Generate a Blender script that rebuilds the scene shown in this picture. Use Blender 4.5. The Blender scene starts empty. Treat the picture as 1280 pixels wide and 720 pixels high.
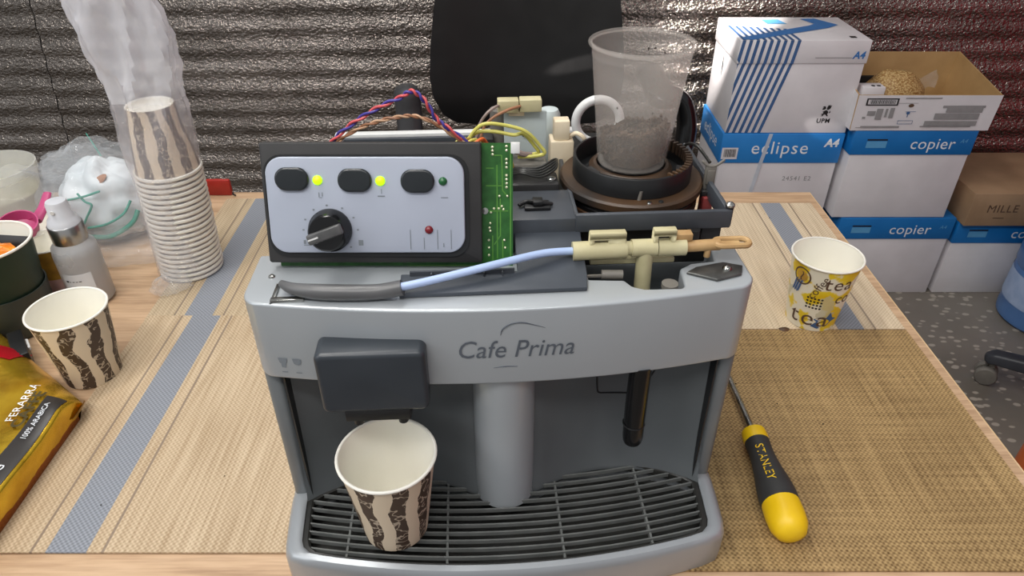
import bpy, bmesh, math, random
from mathutils import Vector, Matrix
R = math.radians
PI = math.pi
random.seed(7)
scn = bpy.context.scene
col = scn.collection

# ------------------------------------------------------------------ camera, world, lights, exposure
cam_d = bpy.data.cameras.new('camera')
cam_d.sensor_width = 36.0
cam_d.lens = 36.0 * 880 / 1280
cam_d.clip_start = 0.02
cam = bpy.data.objects.new('camera', cam_d)
col.objects.link(cam)
cam.location = (0, 0, 0.48)
cam.rotation_euler = (R(90 - 34.5), 0, 0)
scn.camera = cam

w = bpy.data.worlds.new('world')
scn.world = w
w.use_nodes = True
w.node_tree.nodes['Background'].inputs[0].default_value = (0.95, 0.97, 1.0, 1)
w.node_tree.nodes['Background'].inputs[1].default_value = 0.42

def area(name, loc, target, sx, sy, power, color=(1, 1, 1)):
    d = bpy.data.lights.new(name, 'AREA')
    d.shape = 'RECTANGLE'
    d.size, d.size_y, d.energy, d.color = sx, sy, power, color
    o = bpy.data.objects.new(name, d)
    col.objects.link(o)
    o.location = loc
    o.rotation_euler = (Vector(target) - Vector(loc)).to_track_quat('-Z', 'Y').to_euler()
    return o

def spot(name, loc, target, angle, power, blend=0.3, color=(1, 1, 1), radius=0.004):
    d = bpy.data.lights.new(name, 'SPOT')
    d.energy, d.color, d.spot_size, d.spot_blend, d.shadow_soft_size = power, color, R(angle), blend, radius
    o = bpy.data.objects.new(name, d)
    col.objects.link(o)
    o.location = loc
    o.rotation_euler = (Vector(target) - Vector(loc)).to_track_quat('-Z', 'Y').to_euler()
    return o

area('ceiling_tube_light', (-0.45, 0.80, 1.75), (-0.1, 0.6, 0), 1.4, 0.16, 19, (1.0, 0.97, 0.92))
area('front_fill_light', (-0.35, -0.45, 1.70), (0, 0.7, 0.0), 1.6, 0.16, 20, (1.0, 0.98, 0.95))  # added fill behind the camera, brightens the machine front and foil bands
area('window_light', (-1.6, -0.5, 1.2), (0, 0.5, 0.1), 0.9, 0.9, 8, (0.95, 0.98, 1.0))
spot('sun_gap_light', (0.02, 1.32, 0.80), (0.545, 1.95, -0.01), 18, 260, 0.6, (1, 0.95, 0.9))
spot('sun_streak_light', (0.46, 1.55, -0.06), (0.80, 1.727, -0.210), 9, 4, 0.7, (1, 0.96, 0.92))
spot('sun_streak_light', (0.85, 1.42, 0.20), (0.15, 1.68, -0.03), 3.0, 500, 0.6, (1, 0.96, 0.92))

scn.view_settings.view_transform = 'Standard'
scn.view_settings.look = 'None'
scn.view_settings.gamma = 1.0
scn.view_settings.use_curve_mapping = False
scn.view_settings.exposure = 0.0

# ------------------------------------------------------------------ materials
def lin(c):
    c = c / 255.0
    return c / 12.92 if c <= 0.04045 else ((c + 0.055) / 1.055) ** 2.4
def rgb(r, g, b):
    return (lin(r), lin(g), lin(b), 1.0)

class NT:
    """small node-tree writer"""
    def __init__(s, name):
        s.m = bpy.data.materials.new(name)
        s.m.use_nodes = True
        s.t = s.m.node_tree
        s.b = s.t.nodes['Principled BSDF']
        s.out = s.t.nodes['Material Output']
        tc = s.t.nodes.new('ShaderNodeTexCoord')
        s.obj = tc.outputs['Object']
    def n(s, kind, **kw):
        x = s.t.nodes.new(kind)
        for k, v in kw.items():
            setattr(x, k, v)
        return x
    def put(s, sock, v):
        if hasattr(v, 'is_output') or isinstance(v, bpy.types.NodeSocket):
            s.t.links.new(v, sock)
        else:
            sock.default_value = v
    def math(s, op, a, b=0.0, c=0.0):
        x = s.n('ShaderNodeMath', operation=op)
        s.put(x.inputs[0], a); s.put(x.inputs[1], b); s.put(x.inputs[2], c)
        return x.outputs[0]
    def xyz(s, v=None):
        x = s.n('ShaderNodeSeparateXYZ')
        s.put(x.inputs[0], v or s.obj)
        return x.outputs
    def comb(s, a, b, c):
        x = s.n('ShaderNodeCombineXYZ')
        s.put(x.inputs[0], a); s.put(x.inputs[1], b); s.put(x.inputs[2], c)
        return x.outputs[0]
    def scale(s, v, sc):
        x = s.n('ShaderNodeMapping')
        s.put(x.inputs['Vector'], v)
        x.inputs['Scale'].default_value = sc
        return x.outputs[0]
    def noise(s, v, scale, detail=3.0, rough=0.5, out=0):
        x = s.n('ShaderNodeTexNoise')
        s.put(x.inputs['Vector'], v)
        x.inputs['Scale'].default_value = scale
        x.inputs['Detail'].default_value = detail
        x.inputs['Roughness'].default_value = rough
        return x.outputs[out]
    def ramp(s, f, stops, interp='LINEAR'):
        x = s.n('ShaderNodeValToRGB')
        x.color_ramp.interpolation = interp
        e = x.color_ramp.elements
        while len(e) < len(stops):
            e.new(0.5)
        for i, (p, c) in enumerate(stops):
            e[i].position = p
            e[i].color = c if len(c) == 4 else (*c, 1)
        s.put(x.inputs[0], f)
        return x.outputs[0]
    def mix(s, f, a, b, blend='MIX'):
        x = s.n('ShaderNodeMix', data_type='RGBA', blend_type=blend)
        s.put(x.inputs[0], f); s.put(x.inputs[6], a); s.put(x.inputs[7], b)
        return x.outputs[2]
    def bump(s, h, strength=0.3, dist=0.001):
        x = s.n('ShaderNodeBump')
        x.inputs['Strength'].default_value = strength
        x.inputs['Distance'].default_value = dist
        s.put(x.inputs['Height'], h)
        s.t.links.new(x.outputs[0], s.b.inputs['Normal'])
    def set(s, **kw):
        for k, v in kw.items():
            s.put(s.b.inputs[k], v)

def pmat(name, c1, c2=None, scale=30, rough=0.5, metal=0.0, bump=0.0, bdist=0.001, bscale=None, spec=0.5,
         trans=0.0, coat=0.0, emit=None, estr=0.0, alpha=1.0, rvar=0.08):
    k = NT(name)
    c2 = c2 or tuple(x * 0.86 for x in c1[:3]) + (1,)
    f = k.noise(k.obj, scale, 4.0)
    k.set(**{'Base Color': k.ramp(f, [(0.3, c2), (0.7, c1)]), 'Metallic': metal, 'Specular IOR Level': spec,
             'Transmission Weight': trans, 'Coat Weight': coat, 'Alpha': alpha})
    r = k.math('MULTIPLY_ADD', f, rvar * 2, rough - rvar)
    k.set(Roughness=r)
    if bump:
        k.bump(k.noise(k.obj, bscale or scale * 4, 3.0), bump, bdist)
    if emit:
        k.set(**{'Emission Color': emit, 'Emission Strength': estr})
    return k.m

M = {}
M['silver'] = pmat('silver_paint', rgb(172, 177, 181), rgb(166, 171, 175), 12, 0.34, 0.25, coat=0.6, rvar=0.02)
M['silver'].node_tree.nodes['Principled BSDF'].inputs['Coat Roughness'].default_value = 0.16
M['greyplastic'] = pmat('grey_plastic', rgb(98, 102, 104), rgb(92, 96, 98), 20, 0.45, 0.1, 0.04, 0.0003, 700)
M['base_silver'] = pmat('base_silver', rgb(168, 172, 176), rgb(158, 162, 166), 14, 0.34, 0.4, rvar=0.03)
M['column'] = pmat('column_plastic', rgb(116, 120, 122), rgb(106, 110, 112), 20, 0.42, 0.1, 0.04, 0.0003, 700)
M['slate'] = pmat('slate_plastic', rgb(70, 75, 83), rgb(61, 66, 73), 22, 0.5, 0.0, 0.06, 0.0004, 600)
M['slate_rail'] = pmat('slate_rail_plastic', rgb(70, 74, 80), rgb(60, 64, 70), 40, 0.45, 0.0, 0.06, 0.0004, 600)
M['spout'] = pmat('spout_plastic', rgb(52, 57, 63), rgb(47, 52, 58), 25, 0.36, 0.0, 0.04, 0.0003, 800)
M['black'] = pmat('black_plastic', rgb(26, 27, 28), rgb(20, 20, 21), 30, 0.42, 0.0, 0.05, 0.0003, 500)
M['blackgloss'] = pmat('glossy_black_plastic', rgb(16, 16, 18), rgb(12, 12, 13), 20, 0.2, 0.0)
M['dark'] = pmat('dark_interior', rgb(22, 21, 20), rgb(14, 13, 13), 60, 0.7)
M['bezel'] = pmat('bezel_plastic', rgb(42, 41, 41), rgb(35, 34, 34), 40, 0.5, 0.0, 0.05, 0.0003, 500)
M['grille'] = pmat('grille_plastic', rgb(112, 114, 112), rgb(94, 96, 94), 60, 0.4)
M['traydark'] = pmat('tray_dark', rgb(44, 43, 40), rgb(30, 30, 28), 30, 0.45)
M['plate'] = pmat('brushed_plate', rgb(172, 178, 192), rgb(165, 171, 185), 18, 0.4, 0.1)
M['ink'] = pmat('grey_ink', rgb(92, 98, 106), rgb(82, 88, 96), 50, 0.5)
M['inkfaint'] = pmat('faint_ink', rgb(124, 130, 136), rgb(116, 122, 128), 90, 0.5)
M['button'] = pmat('button_rubber', rgb(36, 40, 43), rgb(30, 34, 37), 40, 0.24)
M['led_on'] = pmat('led_green', rgb(160, 235, 20), None, 10, 0.4, emit=rgb(175, 255, 10), estr=1.3)
M['led_off'] = pmat('led_dark_green', rgb(28, 92, 48), None, 10, 0.3)
M['led_red'] = pmat('led_red', rgb(120, 22, 32), None, 10, 0.25)
M['pcb'] = pmat('pcb_green', rgb(46, 104, 42), rgb(30, 80, 28), 160, 0.4, 0.0, 0.2, 0.0003, 500)
M['trace'] = pmat('pcb_trace', rgb(84, 140, 54), None, 60, 0.4)
M['solder'] = pmat('solder', rgb(225, 222, 190), None, 60, 0.3, 0.6)
M['cream'] = pmat('cream_nylon', rgb(200, 192, 154), rgb(182, 173, 134), 45, 0.5, 0.0, 0.05, 0.0004, 300)
M['tan'] = pmat('tan_nylon', rgb(190, 156, 108), rgb(168, 132, 86), 60, 0.5)
M['tube'] = pmat('pale_blue_tube', rgb(176, 196, 232), rgb(164, 184, 222), 30, 0.35)
M['hose'] = pmat('grey_sleeve', rgb(92, 92, 93), rgb(78, 78, 79), 30, 0.34)
M['steel'] = pmat('steel', rgb(190, 190, 186), rgb(150, 150, 146), 60, 0.28, 1.0)
M['dullsteel'] = pmat('dull_steel', rgb(112, 112, 110), rgb(84, 84, 82), 90, 0.4, 0.8)
M['white_plastic'] = pmat('white_plastic', rgb(222, 222, 220), rgb(206, 206, 204), 25, 0.4)
M['palegrey'] = pmat('pale_grey_plate', rgb(196, 206, 206), rgb(184, 194, 194), 25, 0.45)
M['ivory'] = pmat('ivory_nylon', rgb(236, 222, 196), rgb(216, 196, 164), 40, 0.5)
M['rust'] = pmat('coffee_stained', rgb(98, 66, 40), rgb(44, 32, 24), 40, 0.55)
M['brownblack'] = pmat('stained_black', rgb(38, 34, 32), rgb(84, 60, 38), 16, 0.45)
M['wire_red'] = pmat('wire_red', rgb(214, 88, 92), None, 60, 0.4)
M['wire_purple'] = pmat('wire_purple', rgb(72, 62, 150), None, 60, 0.4)
M['wire_brown'] = pmat('wire_brown', rgb(160, 112, 82), None, 60, 0.4)
M['wire_tan'] = pmat('wire_tan', rgb(206, 164, 130), None, 60, 0.4)
M['wire_yellow'] = pmat('wire_yellow', rgb(214, 208, 110), rgb(190, 184, 88), 60, 0.4)
M['wire_ochre'] = pmat('wire_ochre', rgb(176, 146, 66), None, 60, 0.4)
M['wire_grey'] = pmat('wire_grey', rgb(150, 132, 126), None, 60, 0.4)
M['wire_orange'] = pmat('wire_orange', rgb(226, 110, 50), None, 60, 0.4)
M['wire_black'] = pmat('wire_black', rgb(34, 34, 32), None, 60, 0.35)
M['redblock'] = pmat('red_connector', rgb(150, 60, 58), rgb(110, 44, 44), 60, 0.5)
M['paperwhite'] = pmat('paper_white', rgb(248, 245, 234), rgb(244, 240, 228), 20, 0.55)
M['rim_white'] = pmat('rim_white', rgb(240, 236, 226), None, 30, 0.5)
M['carton'] = pmat('white_carton', rgb(226, 222, 224), rgb(214, 210, 212), 12, 0.5, 0.0, 0.05, 0.0006, 60)
M['carton_blue'] = pmat('carton_blue', rgb(24, 116, 186), rgb(18, 106, 176), 14, 0.42)
M['eclipse_blue'] = pmat('carton_sky_blue', rgb(42, 132, 206), rgb(36, 122, 196), 14, 0.42)
M['kraft'] = pmat('kraft_board', rgb(160, 130, 100), rgb(142, 114, 86), 14, 0.65, 0.0, 0.08, 0.0006, 90)
M['kraft_in'] = pmat('kraft_inside', rgb(186, 152, 104), rgb(168, 134, 88), 14, 0.65, 0.0, 0.08, 0.0006, 90)
M['print_white'] = pmat('print_white', rgb(236, 240, 244), None, 30, 0.5)
M['print_black'] = pmat('print_black', rgb(34, 32, 32), None, 30, 0.5)
M['print_grey'] = pmat('print_grey', rgb(150, 148, 148), rgb(138, 136, 136), 60, 0.5)
M['print_blue'] = pmat('print_blue', rgb(58, 118, 184), None, 30, 0.45)
M['print_pale'] = pmat('print_pale', rgb(96, 166, 214), None, 30, 0.45)
M['print_navy'] = pmat('print_navy', rgb(62, 98, 146), None, 30, 0.5)
M['print_brown'] = pmat('print_brown', rgb(96, 72, 54), None, 40, 0.6)
M['print_yellow'] = pmat('print_yellow', rgb(232, 206, 36), None, 40, 0.5)
M['strap'] = pmat('clear_strap', rgb(214, 222, 232), None, 40, 0.3, alpha=0.75)
M['pink'] = pmat('pink_plastic', rgb(190, 78, 124), rgb(174, 64, 110), 30, 0.4)
M['green_paper'] = pmat('dark_green_paper', rgb(34, 58, 42), rgb(27, 48, 35), 30, 0.5)
M['grey_paper'] = pmat('grey_green_plastic', rgb(62, 68, 62), rgb(52, 58, 53), 30, 0.5)
M['orange'] = pmat('orange_plastic', rgb(198, 102, 52), rgb(184, 90, 44), 20, 0.45)
M['wrapper'] = pmat('orange_wrapper', rgb(240, 160, 40), rgb(226, 110, 30), 120, 0.35)
M['red'] = pmat('red_plastic', rgb(176, 44, 34), rgb(150, 36, 28), 40, 0.4)
M['yellow'] = pmat('yellow_rubber', rgb(240, 200, 20), rgb(230, 186, 14), 40, 0.42)
M['rubber'] = pmat('black_rubber', rgb(52, 52, 52), rgb(44, 44, 44), 60, 0.6, 0, 0.1, 0.0003, 900)
M['chairblack'] = pmat('chair_plastic', rgb(20, 19, 19), rgb(15, 14, 14), 20, 0.38, 0, 0.12, 0.0004, 400)
M['armgrey'] = pmat('arm_grey', rgb(70, 70, 72), rgb(60, 60, 62), 30, 0.4)
M['castor'] = pmat('castor_grey', rgb(120, 116, 108), rgb(100, 96, 90), 30, 0.5)
M['chairbase'] = pmat('chairbase_black', rgb(52, 54, 60), rgb(44, 46, 52), 30, 0.45)
M['jug'] = pmat('blue_jug', rgb(104, 148, 208), rgb(88, 132, 196), 14, 0.3, trans=0.35, bump=0.2, bdist=0.004, bscale=30)
M['jug_label'] = pmat('jug_label', rgb(168, 186, 216), rgb(146, 168, 204), 30, 0.45, bump=0.2, bdist=0.003, bscale=40)
M['beans'] = pmat('coffee_chips', rgb(82, 58, 34), rgb(36, 24, 14), 60, 0.6)
M['speck'] = pmat('coffee_speck', rgb(40, 30, 24), None, 60, 0.7)
M['red_reflector'] = pmat('red_reflector_paint', rgb(214, 58, 74), rgb(196, 48, 64), 3, 0.6)  # colour of the added wall that tints the foil's reflections
M['spray_liquid'] = pmat('frosted_bottle', rgb(222, 224, 226), rgb(210, 213, 216), 20, 0.3, trans=0.45)
M['collar'] = pmat('silver_collar', rgb(190, 190, 190), None, 40, 0.3, 1.0)
M['cap'] = pmat('white_cap', rgb(232, 234, 240), None, 40, 0.35, trans=0.25)
M['mustard'] = pmat('mustard_print', rgb(206, 160, 60), rgb(150, 112, 44), 50, 0.55)
M['palepink'] = pmat('pale_pink_paper', rgb(222, 186, 186), rgb(190, 150, 140), 40, 0.55)
M['tubfood'] = pmat('cream_powder', rgb(232, 222, 190), rgb(214, 212, 160), 40, 0.7)
M['tissue'] = pmat('white_tissue', rgb(222, 225, 228), rgb(196, 204, 208), 30, 0.6, 0, 0.3, 0.003, 40)
M['teal'] = pmat('teal_cord', rgb(60, 150, 130), None, 40, 0.5)
M['table_edge'] = pmat('table_edge', rgb(216, 186, 146), rgb(200, 168, 126), 20, 0.5)
M['table_leg'] = pmat('table_leg_metal', rgb(110, 110, 112), None, 20, 0.4, 0.6)
M['silverbag'] = pmat('bag_band', rgb(52, 48, 46), rgb(44, 40, 38), 30, 0.35)
M['olive_print'] = pmat('olive_letters', rgb(74, 62, 26), None, 30, 0.45)
M['bagred'] = pmat('bag_red', rgb(196, 26, 40), rgb(170, 20, 34), 30, 0.32, 0.3)

def film(name, tint, opacity, rough=0.12, cloud=0.25, scale=9, spec=0.6):
    """thin clear or milky plastic: part transparent, part translucent white with a gloss"""
    k = NT(name)
    tr = k.n('ShaderNodeBsdfTransparent')
    tr.inputs[0].default_value = (1, 1, 1, 1)
    k.set(**{'Base Color': tint, 'Roughness': rough, 'Specular IOR Level': spec})
    h = k.noise(k.obj, scale, 5.0, 0.55)
    tl = k.n('ShaderNodeBsdfTranslucent')
    tl.inputs[0].default_value = tint
    m2 = k.n('ShaderNodeMixShader')
    m2.inputs[0].default_value = 0.35
    k.t.links.new(k.b.outputs[0], m2.inputs[1])
    k.t.links.new(tl.outputs[0], m2.inputs[2])
    m1 = k.n('ShaderNodeMixShader')
    k.put(m1.inputs[0], k.math('MULTIPLY_ADD', h, cloud * 2, opacity - cloud))
    k.t.links.new(tr.outputs[0], m1.inputs[1])
    k.t.links.new(m2.outputs[0], m1.inputs[2])
    k.t.links.new(m1.outputs[0], k.out.inputs[0])
    k.bump(h, 0.25, 0.01)
    return k.m
M['film'] = film('clear_bag_film', rgb(232, 230, 236), 0.36, 0.12, 0.12, 14)
M['film_top'] = film('crumpled_bag_film', rgb(236, 236, 242), 0.52, 0.08, 0.14, 16)
M['film_thin'] = film('thin_bag_film', rgb(226, 230, 234), 0.17, 0.10, 0.12, 20)
M['clearcup'] = film('clear_cup_plastic', rgb(238, 230, 222), 0.155, 0.18, 0.03, 20)
M['tubplastic'] = film('milky_tub_plastic', rgb(226, 226, 222), 0.6, 0.25, 0.06, 12)

# wood
k = NT('oak_laminate')
v = k.scale(k.obj, (3.0, 26.0, 3.0))
f = k.noise(v, 3.2, 6.0, 0.6)
f2 = k.noise(k.scale(k.obj, (6, 160, 6)), 3.0, 3.0)
c = k.ramp(f, [(0.3, rgb(150, 120, 92)), (0.5, rgb(188, 156, 124)), (0.72, rgb(206, 176, 144))])
k.set(**{'Base Color': k.mix(0.25, c, k.ramp(f2, [(0.35, rgb(150, 112, 80)), (0.6, rgb(214, 180, 144))])), 'Roughness': 0.45})
k.bump(f2, 0.1, 0.0004)
M['wood'] = k.m

# woven vinyl mats: real over-under relief, thread streaks, woven-in grey stripe
def weave(name, ca, cb, pitch, stripe=None, cross=False, sc=None, dark=None):
    k = NT(name)
    x, y, z = k.xyz()
    sx = k.math('SINE', k.math('MULTIPLY', x, 2 * PI / pitch))
    sy = k.math('SINE', k.math('MULTIPLY', y, 2 * PI / pitch))
    pr = k.math('MULTIPLY', sx, sy)
    wv = k.math('MULTIPLY_ADD', pr, 0.5, 0.5)
    st1 = k.noise(k.scale(k.obj, (260, 6, 1)), 1.6, 3.0)
    st2 = k.noise(k.scale(k.obj, (6, 260, 1)), 1.6, 3.0)
    big = k.noise(k.obj, 9.0, 3.0)
    if cross:
        st = k.math('ADD', k.math('MULTIPLY', st1, 0.5), k.math('MULTIPLY', st2, 0.5))
    else:
        st = k.math('ADD', k.math('MULTIPLY', st1, 0.75), k.math('MULTIPLY', big, 0.25))
    t = k.math('ADD', k.math('MULTIPLY', wv, 0.3), k.math('MULTIPLY', st, 0.85))
    c = k.ramp(t, [(0.34, ca), (0.74, cb)])
    if cross:
        c = k.mix(k.math('MULTIPLY', k.ramp(big, [(0.4, (0, 0, 0)), (0.65, (1, 1, 1))]), 0.25), c, ca)
    def band(x0, x1):
        a = k.math('GREATER_THAN', x, x0)
        b = k.math('LESS_THAN', x, x1)
        return k.math('MULTIPLY', a, b)
    if stripe:
        x0, x1 = stripe
        sw = k.ramp(wv, [(0.1, sc[0]), (0.9, sc[1])])
        c = k.mix(band(x0, x1), c, sw)
        for e in (x0 - 0.0125, x1 + 0.0115):
            c = k.mix(k.math('MULTIPLY', band(e, e + 0.0022), 0.75), c, sc[2])
    k.set(**{'Base Color': c, 'Roughness': 0.5, 'Specular IOR Level': 0.35})
    k.bump(wv, 0.5, 0.0006)
    return k.m
STR = (rgb(112, 116, 124), rgb(150, 154, 162), rgb(120, 104, 92))
M['mat_fl'] = weave('mat_weave_straw', rgb(152, 127, 96), rgb(203, 182, 153), 0.0042, (-0.363, -0.331), False, STR)
M['mat_rl'] = weave('mat_weave_straw_rear', rgb(148, 126, 98), rgb(200, 181, 152), 0.0042, (-0.376, -0.344), False, STR)
M['mat_rr'] = weave('mat_weave_pale', rgb(172, 150, 122), rgb(218, 200, 172), 0.0042, (0.362, 0.391), False, STR)
M['mat_fr'] = weave('mat_weave_brown', rgb(88, 64, 34), rgb(186, 156, 108), 0.0042, None, True)

# floor: worn grey-brown flecked vinyl
k = NT('flecked_floor')
vo = k.n('ShaderNodeTexVoronoi', feature='F1')
k.put(vo.inputs['Vector'], k.scale(k.obj, (1.0, 1.7, 1)))
k.put(vo.inputs['Scale'], 30.0)
n1 = k.noise(k.obj, 30.0, 4.0)
n2 = k.noise(k.obj, 2.6, 4.0)
dd = k.math('ADD', vo.outputs['Distance'], k.math('MULTIPLY', n1, 0.42))
flk = k.ramp(dd, [(0.44, (1, 1, 1)), (0.53, (0, 0, 0))])
base = k.ramp(n2, [(0.3, rgb(96, 90, 82)), (0.7, rgb(134, 126, 116))])
k.set(**{'Base Color': k.mix(k.math('MULTIPLY', flk, 0.65), base, rgb(190, 180, 166)), 'Roughness': 0.38})
k.bump(n1, 0.08, 0.001)
M['floor'] = k.m

# foil faced insulation
k = NT('crinkled_foil')
n1 = k.noise(k.scale(k.obj, (0.75, 1, 1)), 130.0, 2.5, 0.6)
n2 = k.noise(k.scale(k.obj, (0.5, 1, 2.0)), 9.0, 4.0)
k.set(**{'Base Color': k.ramp(n2, [(0.3, rgb(126, 118, 111)), (0.7, rgb(172, 163, 156))]), 'Metallic': 1.0,
         'Roughness': k.math('MULTIPLY_ADD', n2, 0.16, 0.10)})
k.bump(n1, 1.0, 0.0075)
M['foil'] = k.m

# printed paper cup walls: dark brown zebra bands with line scribble / yellow 'tea' print
def zebra():
    k = NT('zebra_print_paper')
    x, y, z = k.xyz()
    th = k.math('ARCTAN2', y, x)
    wv = k.math('MULTIPLY', k.math('SINE', k.math('MULTIPLY_ADD', z, 105.0, k.math('MULTIPLY', th, 2.0))), 0.55)
    n = k.noise(k.obj, 38.0, 2.0)
    ph = k.math('ADD', k.math('MULTIPLY', th, 9.0), k.math('ADD', wv, k.math('MULTIPLY_ADD', n, 3.6, -1.8)))
    s = k.math('SINE', ph)
    s = k.math('ADD', s, k.math('MULTIPLY_ADD', k.noise(k.obj, 160.0, 2.0), 0.8, -0.4))
    band = k.math('GREATER_THAN', s, -0.05)
    q1 = k.noise(k.obj, 150.0, 1.0)
    scrib = k.math('LESS_THAN', k.math('ABSOLUTE', k.math('SUBTRACT', q1, 0.5)), 0.030)
    scrib = k.math('MULTIPLY', scrib, k.math('GREATER_THAN', k.noise(k.obj, 60.0, 1.0), 0.40))
    dk = k.mix(k.math('MULTIPLY', scrib, 0.8), rgb(74, 58, 46), rgb(196, 180, 158))
    k.set(**{'Base Color': k.mix(band, rgb(220, 202, 176), dk), 'Roughness': 0.5})
    return k.m
M['zebra'] = zebra()
k = NT('yellow_print_paper')
n = k.noise(k.obj, 42.0, 3.0)
n2 = k.noise(k.scale(k.obj, (1, 1, 1.2)), 33.0, 3.0, 0.5, 1)
c = k.ramp(n, [(0.50, rgb(236, 230, 210)), (0.54, rgb(236, 208, 44)), (0.66, rgb(228, 190, 20))], 'LINEAR')
sep = k.n('ShaderNodeSeparateColor'); k.put(sep.inputs[0], n2)
c = k.mix(k.math('MULTIPLY', k.math('GREATER_THAN', sep.outputs[1], 0.62), 0.7), c, rgb(196, 190, 160))
k.set(**{'Base Color': c, 'Roughness': 0.5})
M['yellowprint'] = k.m

# gold coffee bag
k = NT('gold_foil_bag')
x, y, z = k.xyz()
n = k.noise(k.obj, 28.0, 4.0)
c = k.ramp(n, [(0.3, rgb(188, 140, 24)), (0.7, rgb(236, 196, 60))])
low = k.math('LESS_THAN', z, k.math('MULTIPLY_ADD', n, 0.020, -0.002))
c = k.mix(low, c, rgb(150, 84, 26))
k.set(**{'Base Color': c, 'Metallic': 0.8, 'Roughness': 0.26})
k.bump(k.noise(k.obj, 40.0, 3.0), 0.35, 0.004)
M['gold'] = k.m
k = NT('noodle_grains')
vo = k.n('ShaderNodeTexVoronoi', feature='F1')
k.put(vo.inputs['Vector'], k.scale(k.obj, (1, 1, 1.6)))
k.put(vo.inputs['Scale'], 200.0)
k.set(**{'Base Color': k.ramp(vo.outputs['Distance'], [(0.1, rgb(214, 184, 128)), (0.7, rgb(150, 112, 62))]), 'Roughness': 0.45})
k.bump(vo.outputs['Distance'], 0.8, 0.002)
M['grains'] = k.m

# ------------------------------------------------------------------ mesh tools
def smooth_path(pts, n=6):
    pts = [Vector(p) for p in pts]
    if len(pts) < 3:
        return pts
    out = []
    for i in range(len(pts) - 1):
        p0 = pts[max(i - 1, 0)]; p1 = pts[i]; p2 = pts[i + 1]; p3 = pts[min(i + 2, len(pts) - 1)]
        for j in range(n):
            t = j / n
            out.append(0.5 * ((2 * p1) + (-p0 + p2) * t + (2 * p0 - 5 * p1 + 4 * p2 - p3) * t * t + (-p0 + 3 * p1 - 3 * p2 + p3) * t ** 3))
    out.append(pts[-1])
    return out

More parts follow.
